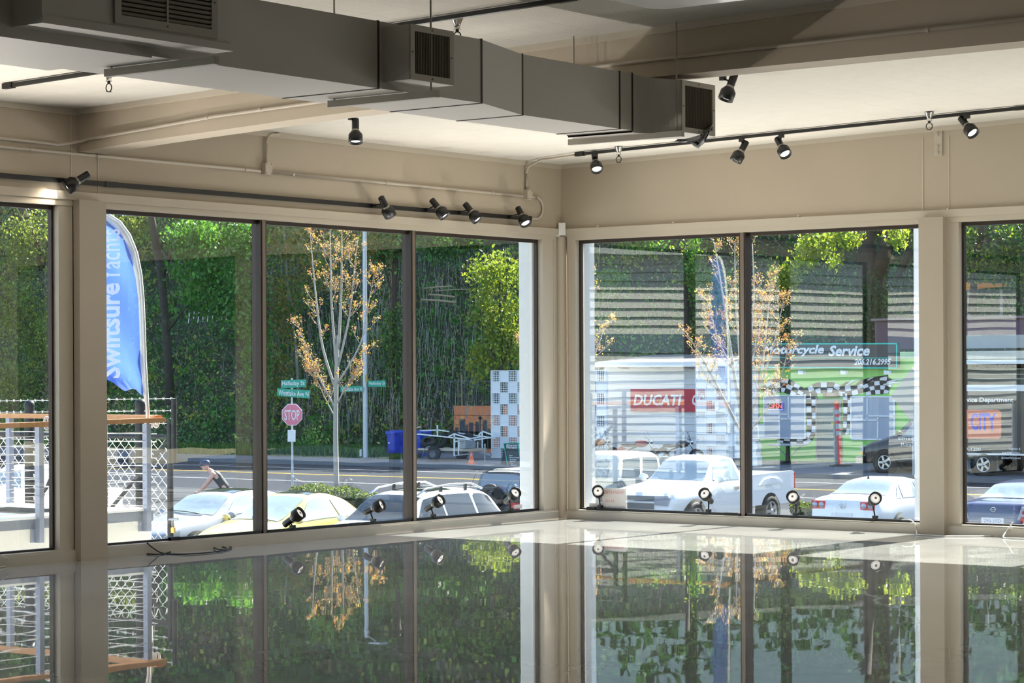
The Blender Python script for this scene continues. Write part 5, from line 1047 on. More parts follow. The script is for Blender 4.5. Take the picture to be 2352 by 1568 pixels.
for k, (pa, pb, w) in enumerate((((1946, 885), (1972, 871), .08), ((1960, 890), (1998, 868), .1), ((2040, 878), (2084, 872), .08), ((1990, 878), (2040, 862), .08), ((2030, 884), (2078, 880), .07), ((1930, 890), (1957, 876), .06))):
    a, b_ = onY(*pa, 58.975), onY(*pb, 58.975); m_ = (a+b_)/2 + np.array([0, 0, .06]); BG(MB().tube([a, m_, b_], [.05, w*.6, .012], 6), 'flag_streamer', MBK if k % 2 else MWH)
# neon, meter, litter-of-the-front
t = thing('open_sign', 'red and blue neon open sign in the left shop window', 'neon sign', onY(1763, 939, 58.9)); a = onY(1763, 940, 58.9); b_ = onY(1799, 925, 58.9)
MB().box((a[0], 58.9, a[2]), (b_[0], 58.93, b_[2])).build('sign_back', mat('neon_back', (.02, .02, .03), .5), t, world=True); NR = mat('neon_red', (1, .12, .12), .4, var=0, emit=3.); NB = mat('neon_blue', (.2, .25, 1), .4, var=0, emit=2.)
e = [(a[0], 58.885, a[2]), (b_[0], 58.885, a[2]), (b_[0], 58.885, b_[2]), (a[0], 58.885, b_[2]), (a[0], 58.885, a[2])]; MB().tube(e, .016, 6).build('blue_tube', NB, t, world=True)
lettering('OPEN', onY(1766.5, 937.5, 58.88), (1, 0, 0), UP, float(onY(1796, 937, 58.88)[0]-onY(1766.5, 937, 58.88)[0]), NR, t, height=.17, depth=.004)
p = onY(2068, 923, 58.93); t = thing('electric_meter', 'round grey electric meter on the green wall', 'meter', p); MB().lathe([(.1, 0), (.1, .06), (.085, .11), (0, .12)], 16, Matrix.Rotation(pi/2, 4, 'X')).build('meter_glass', CLEAR, t); MB().box((-.12, 0, -.35), (.12, .06, .12)).build('meter_box', LIME, t)
p = onY(1931, 1062, 57.2); t = thing('leaning_bollard', 'red bollard with grey bands leaning on a black round base by the shop door', 'bollard', (p[0], 57.2, GP(57.2)))
MB().lathe([(.42, 0), (.44, .02), (.4, .05), (0, .06)], 20).build('bollard_base', RUBBER, t); M = Matrix.Rotation(R(-4), 4, 'Y'); GB = mat('band_grey', (.42, .45, .45), .6)
for z0, z1, r, ma in ((.05, 1.15, .085, RDP), (1.15, 1.32, .085, GB), (1.32, 1.40, .09, RDP), (1.40, 1.6, .085, GB), (1.6, 1.7, .09, RDP), (1.7, 1.86, .085, GB), (1.86, 1.96, .095, RDP), (1.96, 2.14, .085, GB), (2.14, 2.25, .1, RDP)): MB().lathe([(r, z0), (r, z1)] if z1 < 2.2 else [(r, z0), (r, z1), (.06, z1+.06), (0, z1+.06)], 14, M).build('bollard_band', ma, t)
MB().lathe([(.08, 2.30), (.1, 2.36), (.08, 2.45), (0, 2.46)], 12, M).build('bollard_knob', CON, t)
p = onY(1810, 1064, 57.6); t = thing('picnic_table', 'weathered round pedestal table before the green shop', 'table', (p[0], 57.6, GP(57.6)))
MB().lathe([(0, .70), (.72, .70), (.75, .73), (.72, .76), (0, .76)], 24).build('table_top', mat('weathered_top', (.4, .41, .46), .6), t); MB().cyl((0, 0, 0), (0, 0, .72), .1, .07, n=12).build('pedestal', BLACK, t); MB().lathe([(.36, 0), (.36, .04), (.1, .1), (0, .1)], 16).build('foot', BLACK, t)
for sd in (1, -1): MB().bar((sd*.1, 0, .3), (sd*.6, 0, .7), .04, .04).build('strut', STEEL, t)
p = onY(1735, 1070, 56.2); t = thing('leaflet_stand', 'white leaflet box on a stepped pedestal beside the bare tree', 'stand', (p[0], 56.2, GP(56.2)))
MB().prism([(-.2, 0), (.2, 0), (.2, .3), (.12, .45), (.2, .7), (.12, .95), (-.2, .95)], 'y', -.18, .18).build('pedestal', WHITE, t); MB().prism([(-.3, 1.0), (.3, 1.05), (.28, 1.6), (-.28, 1.55)], 'y', -.2, .2).build('box', WHITE, t); MB().prism([(-.24, 1.07), (.24, 1.1), (.22, 1.5), (-.22, 1.47)], 'y', -.21, -.2).build('box_front', CLEAR, t)
# diamond road sign back and building at the right
t = thing('diamond_sign', 'grey back of a diamond road sign in front of the van', 'road sign', onY(2092, 1075, 53.9)); t.location.z = GP(53.9); c_ = onY(2096, 908, 53.9)
MB().prism([(c_[0]-.85, c_[2]), (c_[0], c_[2]+1.0), (c_[0]+.85, c_[2]), (c_[0], c_[2]-1.0)], 'y', 53.88, 53.9).build('plate', mat('sign_back_grey', (.42, .40, .36), .5, .3), t, world=True); MB().cyl((c_[0], 53.94, GP(54)), (c_[0], 53.94, c_[2]+.9), .035, n=8).build('post', GALV, t, world=True)
x0 = onY(2062, 900, 63)[0]; x1 = onY(2620, 900, 63)[0]; gb = thing('grey_store_building', 'long grey building with a pale flat canopy and purple parapet at the far right', 'building', ((x0+x1)/2, 63, -1.9)); BQ = lambda mb, nm, ma: mb.build(nm, ma, gb, world=True)
zz = lambda py, Y=63: onY(2250, py, Y)[2]
BQ(MB().box((x0, 63, -1.95), (x1, 72, zz(850))), 'wall', mat('dark_store_wall', (.12, .125, .13), .7)); BQ(MB().box((x0-.3, 61.2, zz(824, 61.2)), (x1, 72, zz(806, 61.2))), 'canopy', mat('pale_canopy', (.62, .58, .5), .8, var=.1)); BQ(MB().box((x0-.3, 61.15, zz(836, 61.15)), (x1, 61.3, zz(826, 61.15))), 'canopy_edge', WHITE)
for py in (846, 858, 868): BQ(MB().box((x0, 62.9, zz(py+3)), (x1, 62.98, zz(py))), 'wall_band', mat('pale_band', (.5, .52, .55), .6))
PUR = mat('plum_wall', (.13, .07, .10), .7); BQ(MB().box((onY(2010, 740, 66)[0], 66, zz(800, 66)), (x1, 67, zz(732, 66))), 'parapet', PUR); BQ(MB().box((onY(2006, 740, 66)[0], 65.8, zz(732, 66)), (x1, 67.1, zz(727, 66))), 'parapet_cap', mat('plum_cap', (.22, .15, .17), .6))
for k in range(5): x = x0+1.5+k*2.6; BQ(MB().box((x, 62.9, zz(1000)), (x+1.2, 62.98, zz(900))), 'store_window', PANE)
BQ(MB().box((x0+2, 62.8, zz(800, 63)), (x0+8, 65, zz(770, 63))), 'roof_plant', mat('plant_grey', (.35, .34, .33), .7))
# ---- cyclist (a person in profile, riding to the left)
cp_ = onZ(500, 1128, GZ+1.0); bx_, by_ = float(cp_[0]), float(cp_[1])
bike = thing('road_bicycle', 'road bicycle passing behind the silver car', 'bicycle', (bx_, by_, GZ), YAW + pi)   # local x = riding direction (to the left)
for x in (.55, -.45):
    M = Matrix.Translation((x, 0, .34)) @ Matrix.Rotation(pi/2, 4, 'X'); w = MB().tube([M @ Vector((.33*cos(a), .33*sin(a), 0)) for a in np.linspace(0, 2*pi, 29)], .014, 6).build('wheel', TYRE, bike)
    sp = MB()
    for k in range(10): a = pi*k/5; sp.tube([M @ Vector((0, 0, .01)), M @ Vector((.32*cos(a), .32*sin(a), 0))], .002, 3)
    sp.build('spokes', CHROME, w, kind='stuff')
FRB = paint('bike_frame', (.05, .05, .06))
for nm, a, b_ in (('frame_tube', (-.12, 0, .3), (-.25, 0, .92)), ('frame_tube', (-.22, 0, .80), (.36, 0, .82)), ('frame_tube', (-.12, 0, .3), (.38, 0, .74)), ('fork', (.36, 0, .88), (.55, 0, .34)), ('chain_stay', (-.12, 0, .3), (-.45, 0, .34)), ('seat_stay', (-.22, 0, .80), (-.45, 0, .34))): MB().cyl(a, b_, .017, n=8).build(nm, FRB, bike)
MB().prism([(-.40, .97), (-.36, 1.0), (-.14, .985), (-.10, .96), (-.2, .95)], 'y', -.06, .06).build('saddle', RUBBER, bike)
MB().tube([(.34, 0, .9), (.42, 0, .97), (.44, -.2, .97), (.52, -.21, .96), (.53, -.21, .88)], .014, 6).tube([(.42, 0, .97), (.44, .2, .97), (.52, .21, .96), (.53, .21, .88)], .014, 6).build('handlebar', BLACK, bike)
MB().bar((-.12, 0, .3), (-.02, .1, .16), .02, .02).bar((-.12, 0, .3), (-.22, -.1, .44), .02, .02).build('crank', CHROME, bike)
SKIN = mat('skin', (.62, .36, .27), .55, var=.04)
def skin_body(name, verts, edges, rad, ma, par, root=0, sub=2):
    me = bpy.data.meshes.new(name); me.from_pydata(verts, edges, []); me.update(); o = bpy.data.objects.new(name, me); COL.objects.link(o); o.parent = par
    o.modifiers.new('skin', 'SKIN'); s = o.modifiers.new('sub', 'SUBSURF'); s.levels = s.render_levels = sub
    if not me.skin_vertices: me.skin_vertices.new() if hasattr(me.skin_vertices, 'new') else None
    for i, r in enumerate(rad):
        sv = me.skin_vertices[0].data[i]; sv.radius = (r if hasattr(r, '__len__') else (r, r)); sv.use_root = (i == root)
    dg = bpy.context.evaluated_depsgraph_get(); m2 = bpy.data.meshes.new_from_object(o.evaluated_get(dg)); o.modifiers.clear(); o.data = m2; m2.materials.clear(); m2.materials.append(ma)
    m2.polygons.foreach_set('use_smooth', [True]*len(m2.polygons)); return o
person = thing('person', 'cyclist in a black sleeveless top and dark helmet riding left behind the silver car', 'person', (bx_, by_, GZ), YAW + pi)
V = [(-.24, 0, 1.02), (-.14, 0, 1.16), (-.02, 0, 1.32), (.10, 0, 1.44), (.17, 0, 1.50), (.24, 0, 1.56),           # pelvis .. neck base, neck
     (.08, .17, 1.43), (.22, .2, 1.24), (.40, .2, 1.02), (.46, .2, .985),
     (.08, -.17, 1.43), (.22, -.2, 1.24), (.40, -.2, 1.02), (.46, -.2, .985),
     (-.22, .09, .98), (.12, .1, .86), (-.05, .1, .44), (-.10, .1, .24), (.06, .1, .20),
     (-.22, -.09, .98), (.10, -.1, .70), (-.16, -.1, .50), (-.25, -.1, .47), (-.10, -.1, .43)]
Ed = [(0,1),(1,2),(2,3),(3,4),(4,5),(3,6),(6,7),(7,8),(8,9),(3,10),(10,11),(11,12),(12,13),(0,14),(14,15),(15,16),(16,17),(17,18),(0,19),(19,20),(20,21),(21,22),(22,23)]
Rd = [(.13, .12), (.13, .11), (.14, .11), (.13, .10), .065, .055, .06, .045, .036, .03, .06, .045, .036, .03, .09, .068, .05, .035, .035, .09, .068, .05, .035, .035]
bd = skin_body('body', V, Ed, Rd, SKIN, person)
for sd in (1, -1):   # hands: palm with five fingers closed on the bar
    hv = [(.46, sd*.2, .985), (.52, sd*.205, .98)]; he = [(0, 1)]; hr = [.03, .034]
    for k in range(4):
        n0 = len(hv); yy = sd*(.185 + .016*k); hv += [(.54, yy, .985), (.565 - .004*k, yy, .96), (.55, yy, .935)]; he += [(1, n0), (n0, n0+1), (n0+1, n0+2)]; hr += [.011, .0095, .0085]
    n0 = len(hv); hv += [(.51, sd*.17, .965), (.53, sd*.165, .945)]; he += [(1, n0), (n0, n0+1)]; hr += [.012, .01]
    skin_body('hand', hv, he, hr, SKIN, person, sub=1)
hd = MB().lathe([(0, -.12), (.045, -.112), (.065, -.08), (.072, -.03), (.08, .02), (.078, .07), (.055, .11), (0, .125)], 16, Matrix.Translation((.31, 0, 1.63)) @ Matrix.Rotation(R(15), 4, 'Y') @ Matrix.Diagonal((1.2, .95, 1, 1)))
hd.lathe([(0, .03), (.012, .02), (.016, -.01), (.0, -.02)], 8, Matrix.Translation((.405, 0, 1.60))); hd.build('head', SKIN, person)
for sd in (1, -1): MB().lathe([(0, -.02), (.014, 0), (0, .025)], 8, Matrix.Translation((.29, sd*.077, 1.61))).build('ear', SKIN, person); MB().lathe([(0, -.008), (.01, 0), (0, .008)], 8, Matrix.Translation((.393, sd*.03, 1.62))).build('eye', BLACK, person)
MB().box((.385, -.022, 1.555), (.397, .022, 1.562)).build('mouth', mat('lip', (.45, .16, .14), .5), person)
MB().lathe([(.09, -.02), (.1, .02), (.09, .07), (.055, .105), (0, .115)], 18, Matrix.Translation((.30, 0, 1.655)) @ Matrix.Rotation(R(12), 4, 'Y') @ Matrix.Diagonal((1.35, 1, 1, 1))).build('helmet', mat('navy_helmet', (.03, .035, .09), .35, var=.4, scale=25), person)
JER = mat('black_jersey', (.02, .02, .022), .7, var=.2)
skin_body('jersey', V[:4] + [(.13, 0, 1.47), (.04, .14, 1.42), (.04, -.14, 1.42)], [(0,1),(1,2),(2,3),(3,4),(3,5),(3,6)], [(.145, .135), (.145, .125), (.155, .125), (.145, .115), .075, .075, .075], JER, person)
skin_body('shorts', [V[0], V[14], (.06, .1, .88), V[19], (.04, -.1, .78)], [(0,1),(1,2),(0,3),(3,4)], [(.15, .14), .11, .085, .11, .085], JER, person)
for sd in (1, -1): p = V[18] if sd > 0 else V[23]; MB().box((p[0]-.16, p[1]-.045, p[2]-.06), (p[0]+.1, p[1]+.045, p[2]+.02)).build('shoe', WHITE, person)
# ================================================================== bank, trees and planting
def fbm(x, y, seed=0):
    r = np.random.default_rng(seed); v = np.zeros_like(x)
    for k in range(9):
        f = .08*1.55**k; a = r.uniform(0, 2*pi); v += np.sin((x*cos(a) + y*sin(a))*f*2*pi + r.uniform(0, 6))/1.35**k
    return v/2.2
def hill_base(x): return np.interp(x, [-140, -56, -49, -42, 20], [57.2, 57.2, 61, 67.5, 67.5])
def hill_pt(x, s):      # s metres up the slope
    yb = hill_base(x); n = fbm(x, s*1.3, 3)*.55
    return np.stack([x + 0*s, yb + s*.60 + n, -1.85 + s*.80 + .12*n], -1)
xs = np.linspace(-120, 170, 180); ss = np.linspace(-.5, 40, 40)
EARTH = mat('bank_earth', (.05, .055, .03), .95, var=.5, scale=.8, bump=.6, bscale=4)
hm = MB().grid([[tuple(p) for p in hill_pt(np.full(len(ss), x), ss)] for x in xs]).build('hillside', EARTH); hm['kind'] = 'structure'
PAL = np.array([(.020, .055, .018), (.035, .09, .022), (.06, .14, .03), (.13, .21, .04), (.24, .28, .06), (.12, .085, .05), (.085, .08, .06)])
def hill_leaves(n, x0, x1, s0, s1, size, seed, name, label):
    x = RNG.uniform(x0, x1, n); s = s0 + (s1-s0)*RNG.random(n)**1.4; p = hill_pt(x, s)
    p[:, 1] -= np.abs(RNG.normal(0, .16, n)) + .25*np.maximum(0, fbm(x*1.7, s*2.1, seed+5)); p[:, 2] += RNG.normal(0, .12, n)
    u = fbm(x*2, s*2, seed) + RNG.normal(0, .35, n); idx = np.clip(np.round(1.3 + u*1.5), 0, 3).astype(int)
    br = (fbm(x*1.3, s*1.5, seed+1) + RNG.normal(0, .3, n)) > .38; idx = np.where(br, RNG.choice([5, 6, 6, 4], n), idx)
    c = PAL[idx]*(RNG.uniform(.65, 1.4, n)[:, None])*2.0 + .012
    nr = np.tile([0, -.8, .6], (n, 1))
    o = leaf_mesh(name, p, RNG.uniform(.7, 1.3, n)*size, c, nr, ma=MATS['ivy_leaves']); return tag(o, label, 'ivy')
hill_leaves(95000, -105, -40, 0, 17, .17, 11, 'bank_ivy', 'ivy and scrub leaves covering the steep bank across the street')
hill_leaves(45000, -48, 8, 3, 17, .17, 21, 'bank_ivy', 'ivy leaves covering the bank behind the shops')
hill_leaves(70000, -105, 8, 13, 34, .32, 31, 'bank_scrub', 'scrub leaves on the upper bank above the window head')
hill_leaves(26000, 8, 160, 0, 30, .45, 41, 'bank_scrub', 'scrub leaves on the bank beyond the right of the picture')
tw = MB()
TWG = mat('dead_twig', (.26, .23, .20), .8, var=.2)
for k in range(1500):
    x = random.uniform(-95, -8); s = random.uniform(.5, 14); p = hill_pt(np.array([x]), np.array([s]))[0] + np.array([0, -.3, .05]); L = random.uniform(.5, 2.2); a = random.uniform(-1.2, 1.2)
    d = np.array([sin(a), -.25, cos(a)])*L; q = p + d*.5 + np.array([random.uniform(-.15, .15), -.1, random.uniform(-.1, .1)]); tw.tube([p, q, p + d], [.016, .011, .004], 3)
tag(tw.build('bramble_twigs', TWG, kind='stuff', fix=False), 'bare grey twigs and vines tangled over the bank', 'twigs')
# leaf sprays standing proud of the bank, hanging vines
pos = []; cl = []
for k in range(900):
    x = random.uniform(-98, -10); s_ = random.uniform(1, 15)**1.0; p = hill_pt(np.array([x]), np.array([s_]))[0] + np.array([0, -random.uniform(.3, .9), random.uniform(0, .4)])
    m_ = random.randint(14, 34); w = random.uniform(.25, .6); q = RNG.normal(0, 1, (m_, 3))*np.array([w, .2, w*.45]); q[:, 2] -= .5*np.abs(q[:, 0]); pos.append(p + q)
    c_ = np.array(random.choice([(.07, .22, .035), (.10, .28, .05), (.05, .16, .03), (.20, .30, .06), (.30, .33, .08)] if x < -46 else [(.05, .15, .04), (.09, .2, .05), (.16, .2, .07)])); cl.append(np.tile(c_, (m_, 1))*RNG.uniform(.75, 1.3, (m_, 1)))
pos = np.concatenate(pos); tag(leaf_mesh('bank_sprays', pos, RNG.uniform(.14, .3, len(pos)), np.concatenate(cl), None, droop=.9), 'sprays of bright young leaves standing out from the bank', 'leaves')
vn = MB()
for k in range(1100):
    px = random.gauss(880, 150); py = random.uniform(560, 960); p = onY(px, py, 57.6 + random.uniform(0, .5) + max(0, (930-py)*.0125)); L = random.uniform(.6, 1.8); vn.tube([p, p + np.array([random.uniform(-.15, .15), -.05, -L*.5]), p + np.array([random.uniform(-.3, .3), 0, -L])], [.010, .008, .004], 3)
tag(vn.build('hanging_vines', mat('pale_vine', (.34, .31, .28), .8, var=.2), kind='stuff', fix=False), 'pale dry vines hanging down the middle of the bank', 'vines')
# grass verge
def blades(n, px0, px1, Y0, Y1, h, name, label):
    y = RNG.uniform(Y0, Y1, n); px = RNG.uniform(px0, px1, n); p = np.array([onY(a, 1050, b) for a, b in zip(px, y)]); p[:, 2] = -2.10 + (y-53.5)*.04 + h*.4*RNG.random(n)
    c = np.array([(.06, .16, .03), (.09, .22, .04), (.16, .26, .07)])[RNG.integers(0, 3, n)]*RNG.uniform(.7, 1.3, n)[:, None]
    return tag(leaf_mesh(name, p, RNG.uniform(.5, 1.2, n)*h, c, None, droop=-3.5, asp=.16), label, 'grass')
blades(9000, 395, 880, 55.3, 57.6, .55, 'verge_grass', 'tall green grass on the verge along the far kerb'); blades(900, 870, 960, 55.2, 56, .3, 'verge_weeds', 'low weeds around the blue bins')
# leafy clumps
def clumps(name, par, ell, n, size, cols, per=14, spread=.22, ma=None, kind='stuff'):
    pos = []; tot = sum(e[2]*e[3] for e in ell)
    for (px, py, rx, ry, Y, dep) in ell:
        k = max(2, int(n/per*rx*ry/tot)); v = RNG.normal(size=(k, 3)); v /= np.linalg.norm(v, axis=1)[:, None]; v *= RNG.random(k)[:, None]**.45
        for a in v:
            c = np.array(onY(px + a[0]*rx, py + a[2]*ry, Y + a[1]*dep)); pos.append(c + RNG.normal(0, spread, (per, 3)))
    pos = np.concatenate(pos); m = len(pos); cc = np.array(cols)[RNG.integers(0, len(cols), m)]*RNG.uniform(.7, 1.35, m)[:, None]
    return leaf_mesh(name, pos, RNG.uniform(.7, 1.25, m)*size, cc, None, droop=.8, par=par, ma=ma, kind=kind)
BARK = mat('dark_bark', (.055, .042, .032), .9, var=.4, scale=5, bump=.5, bscale=20); GBARK = mat('grey_bark', (.24, .22, .18), .8, var=.2, scale=12)
def hill_tree(name, label, trunks, ell, n, size, cols, Y, ma=BARK, **k):
    b = onY(*trunks[0][0][:2], Y); t = thing(name, label, 'tree', b)
    for tr in trunks: MB().tube([onY(q[0], q[1], Y) for q in tr], [q[2] for q in tr], 8).build('trunk' if tr is trunks[0] else 'branch', ma, t, world=True)
    if ell: clumps('foliage', t, ell, n, size, cols, **k)
    return t
GR = [(.05, .17, .03), (.08, .24, .04), (.13, .30, .06)]; YG = [(.22, .30, .04), (.30, .34, .05), (.16, .24, .04)]; DG = [(.02, .07, .02), (.035, .10, .03), (.06, .13, .04)]; YO = [(.24, .22, .05), (.30, .20, .05), (.16, .2, .05)]
hill_tree('leafy_tree', 'bright green leafy tree with a dark trunk right of the blue flag', [[(392, 930, .22), (385, 800, .2), (372, 640, .19), (345, 480, .17), (335, 300, .14)], [(372, 640, .1), (400, 560, .08), (440, 470, .05)], [(385, 760, .07), (440, 690, .05), (520, 640, .03)]],
          [(480, 600, 95, 70, 56.6, 1.6), (540, 690, 60, 60, 56.4, 1.2), (440, 540, 60, 40, 56.4, 1), (560, 540, 50, 60, 56.6, 1), (590, 800, 25, 160, 56.8, .8), (480, 690, 60, 40, 56.4, 1)], 9000, .24, GR, 57.0)
hill_tree('leafy_tree', 'slanting trunk with small pale leaves seen through the far left window', [[(130, 900, .10), (100, 820, .1), (60, 740, .1), (20, 690, .1), (-30, 640, .1)], [(96, 620, .15), (85, 560, .15), (60, 500, .15), (40, 430, .14)], [(100, 620, .06), (112, 540, .05), (118, 480, .04)]],
          [(60, 560, 90, 80, 57.6, 1.5), (30, 700, 70, 90, 57.6, 1.2), (100, 780, 60, 90, 57.6, 1.2), (40, 880, 60, 60, 57.4, 1), (300, 520, 60, 40, 57.6, 1)], 8000, .17, [(.10, .15, .04), (.16, .22, .05), (.28, .32, .08)], 57.8)
hill_tree('leafy_tree', 'pale spring-leaved tree on the bank behind the first bare tree', [[(690, 980, .08), (680, 800, .07), (660, 640, .06), (650, 500, .05)], [(680, 800, .04), (640, 700, .03), (620, 620, .02)]], [(655, 560, 45, 60, 58, 1), (650, 700, 40, 110, 58, 1), (720, 620, 50, 80, 58.2, 1), (850, 560, 60, 50, 59, 1), (640, 850, 30, 60, 58, .8)], 4200, .17, YO + GR[:1], 58.2, ma=GBARK)
hill_tree('leafy_tree', 'green scrub tree high on the bank left of the second mullion', [[(900, 960, .16), (902, 800, .15), (905, 690, .14), (910, 560, .12), (912, 430, .1)], [(905, 690, .05), (880, 600, .04), (850, 540, .02)]], [(890, 560, 50, 40, 59.5, 1), (1010, 560, 50, 40, 60, 1), (905, 830, 12, 150, 59.2, .3), (1080, 540, 50, 30, 61, 1)], 4200, .2, DG + GR, 59.6)
hill_tree('street_maple', 'yellow-green maple in young leaf behind the chequered screen', [[(1152, 1050, .11), (1152, 900, .1), (1150, 760, .08), (1148, 640, .05)], [(1152, 860, .05), (1110, 760, .03), (1095, 660, .02)], [(1152, 840, .05), (1190, 740, .03), (1205, 640, .02)], [(1150, 760, .04), (1165, 660, .03), (1160, 590, .02)]],
          [(1110, 640, 38, 60, 58.3, .9), (1150, 620, 40, 50, 58.3, .9), (1200, 650, 32, 60, 58.3, .9), (1130, 720, 50, 70, 58.3, .9), (1190, 750, 45, 70, 58.3, .9), (1150, 800, 60, 60, 58.3, .9), (1210, 820, 30, 40, 58.3, .8), (1100, 840, 30, 40, 58.3, .7)], 5200, .19, YG, 58.3, ma=BARK, per=9, spread=.14)
hill_tree('fir_trunk', 'thick ivy-clad double trunk rising behind the green shop sign', [[(2002, 1000, .62), (2000, 800, .60), (1998, 640, .58), (1990, 560, .36), (1985, 460, .34), (1980, 330, .3)], [(2010, 640, .34), (2040, 560, .32), (2046, 460, .3), (2050, 330, .26)], [(2060, 640, .14), (2090, 580, .13), (2060, 540, .1), (1990, 480, .08)]],
          [(2000, 720, 26, 90, 67.4, .2)], 2200, .15, DG, 68.2)
hill_tree('leafy_tree', 'branch of backlit yellow-green leaves hanging over the green shop', [[(2100, 470, .05), (1990, 520, .04), (1900, 560, .03), (1830, 585, .015)], [(1990, 520, .03), (1960, 570, .02)], [(2060, 480, .03), (2070, 540, .02), (2085, 560, .01)]],
          [(1870, 565, 45, 25, 64, .8), (1940, 545, 45, 22, 64, .8), (1850, 600, 30, 14, 64, .6), (2060, 540, 25, 25, 64, .6), (1800, 640, 30, 40, 65, .6), (1920, 600, 20, 10, 64, .4)], 2400, .2, [(.26, .34, .05), (.34, .40, .08), (.18, .28, .05)], 64, ma=GBARK, per=8, spread=.15)
hill_tree('leafy_tree', 'dark trunk with thin drooping twigs above the white workshop', [[(1578, 1000, .17), (1577, 800, .17), (1575, 620, .16), (1572, 430, .15)], [(1575, 640, .04), (1530, 560, .03), (1500, 500, .02)], [(1500, 500, .03), (1480, 600, .02), (1420, 680, .012)], [(1510, 480, .03), (1515, 560, .02), (1500, 640, .01)]],
          [(1590, 590, 16, 120, 65.6, .4), (1640, 650, 60, 30, 65.6, .8), (1480, 560, 70, 20, 65.6, .8), (1400, 650, 50, 30, 65.6, .8), (1660, 700, 40, 40, 65.6, .8)], 3000, .17, GR + YG[:1], 66)
hill_tree('leafy_tree', 'thin leaning trunk with scattered pale leaves in the far right window', [[(2232, 720, .16), (2238, 640, .15), (2250, 560, .14), (2262, 450, .13)], [(2250, 560, .04), (2280, 520, .03), (2310, 560, .015)]], [(2225, 560, 25, 60, 66, .7), (2260, 610, 30, 30, 66, .7), (2320, 530, 40, 20, 66, .7), (2320, 600, 60, 60, 67, .8)], 2200, .16, DG + YG[:1], 66.6)
t = thing('orange_panel', 'bare orange plywood panel high on the bank in the far right window', 'panel', onY(2217, 690, 67.3)); MB().slab([onY(2217, 648, 67.3), onY(2312, 651, 67.3), onY(2312, 657, 67.3), (onY(2217, 666, 67.3))], (0, .06, 0)).build('sheet', mat('orange_ply', (.72, .26, .05), .7), t, world=True)
for px in (2225, 2300): p = onY(px, 652, 67.4); MB().box((p[0]-.05, 67.36, p[2]-2.5), (p[0]+.05, 67.46, p[2])).build('stake', TWG, t, world=True)
# short white picket stakes on the bank
for k in range(11):
    px = 433 + k*10.9; p0 = onY(px, 742 - k*.8, 57.9); p1 = onY(px + 3, 716 - k*1.0, 57.9); o = MB().bar(p0, p1, .05, .02).build('white_stake', WHITE)
    tag(o, 'short white stake, %s from the left in the row on the bank' % ('first', 'second', 'third', 'fourth', 'fifth', 'sixth', 'seventh', 'eighth', 'ninth', 'tenth', 'eleventh')[k], 'stake', 'white stakes on the bank')
# fallen logs
for k, (a, b_, r) in enumerate((((968, 688), (1048, 694), .05), ((985, 676), (1046, 682), .045), ((975, 662), (1040, 657), .035), ((1000, 668), (1080, 664), .025))):
    tag(MB().tube([onY(*a, 59.6), onY((a[0]+b_[0])/2, (a[1]+b_[1])/2-1, 59.5), onY(*b_, 59.6)], r, 7).build('fallen_log', mat('cut_log', (.34, .27, .17), .8, var=.2)), 'cut pale log lying on the bank, ' + ('lowest of the pile', 'second lowest of the pile', 'topmost of the pile', 'thin one at the right of the pile')[k], 'log', 'logs on the bank')
# ---- bare budding street trees
BB_ = mat('pale_bark', (.42, .38, .33), .75, var=.15, scale=10)
BUD = [(.52, .22, .12), (.55, .33, .12), (.45, .38, .10), (.60, .30, .20)]
def bare_tree(label, D, stems, nt, seed, lmin=.3, lmax=.9, buds=5):
    rd = random.Random(seed); b = onD(*stems[0][0][:2], D); t = thing('budding_tree', label, 'tree', (b[0], b[1], GZ), 0, 'bare budding street trees'); tips = []
    tw = MB()
    for si, st in enumerate(stems):
        off = [rd.uniform(-.35, .35)*i/(len(st)-1) if si else 0 for i in range(len(st))]; pts = [Vector(onD(q[0], q[1], D + o)) for q, o in zip(st, off)]; r = [q[2] for q in st]
        if si == 0: pts[0].z = GZ
        q = []; rr = []
        for i in range(len(pts)-1):
            a0, a, b2, b3 = pts[max(i-1, 0)], pts[i], pts[i+1], pts[min(i+2, len(pts)-1)]
            for k in range(4): u = k/4; q.append(.5*(2*a + (b2-a0)*u + (2*a0-5*a+4*b2-b3)*u*u + (3*a-a0-3*b2+b3)*u**3)); rr.append(r[i]+(r[i+1]-r[i])*u)
        q.append(pts[-1]); rr.append(r[-1]); MB().tube(q, rr, 7).build('trunk' if si == 0 else 'branch', BB_, t, world=True)
        if si == 0: continue
        for k in range(nt):
            i = rd.randrange(len(q)//3, len(q)); p = q[i]; d = (q[min(i+1, len(q)-1)] - q[max(i-1, 0)]).normalized(); sd = (RTv*rd.choice((-1, 1))*rd.uniform(.3, .9) + FWv*rd.uniform(-.6, .6)); L = rd.uniform(lmin, lmax)*(1.1 - .5*i/len(q))
            e = p + (d*.9 + sd + UPv*.25).normalized()*L; m_ = p.lerp(e, .5) + sd*.05; tw.tube([p, m_, e], [.011, .008, .004], 4); tips += [e, m_.lerp(e, .5), p.lerp(e, .3)]
            for s2 in range(2): f = m_ + (d + UPv*.4 + RTv*rd.uniform(-.8, .8)).normalized()*L*.45; tw.tube([m_, f], [.006, .003], 3); tips += [f, m_.lerp(f, .6)]
        tips += q[-6:]
    tw.build('twigs', BB_, t, world=True, kind='stuff', fix=False)
    P = np.array([tuple(p) for p in tips]); P = np.repeat(P, buds, 0) + RNG.normal(0, .05, (len(P)*buds, 3)); keep = RNG.random(len(P)) < .75; P = P[keep]
    c = np.array(BUD)[RNG.integers(0, 4, len(P))]*RNG.uniform(.8, 1.3, len(P))[:, None]
    leaf_mesh('buds', P, RNG.uniform(.035, .08, len(P)), c, None, par=t)
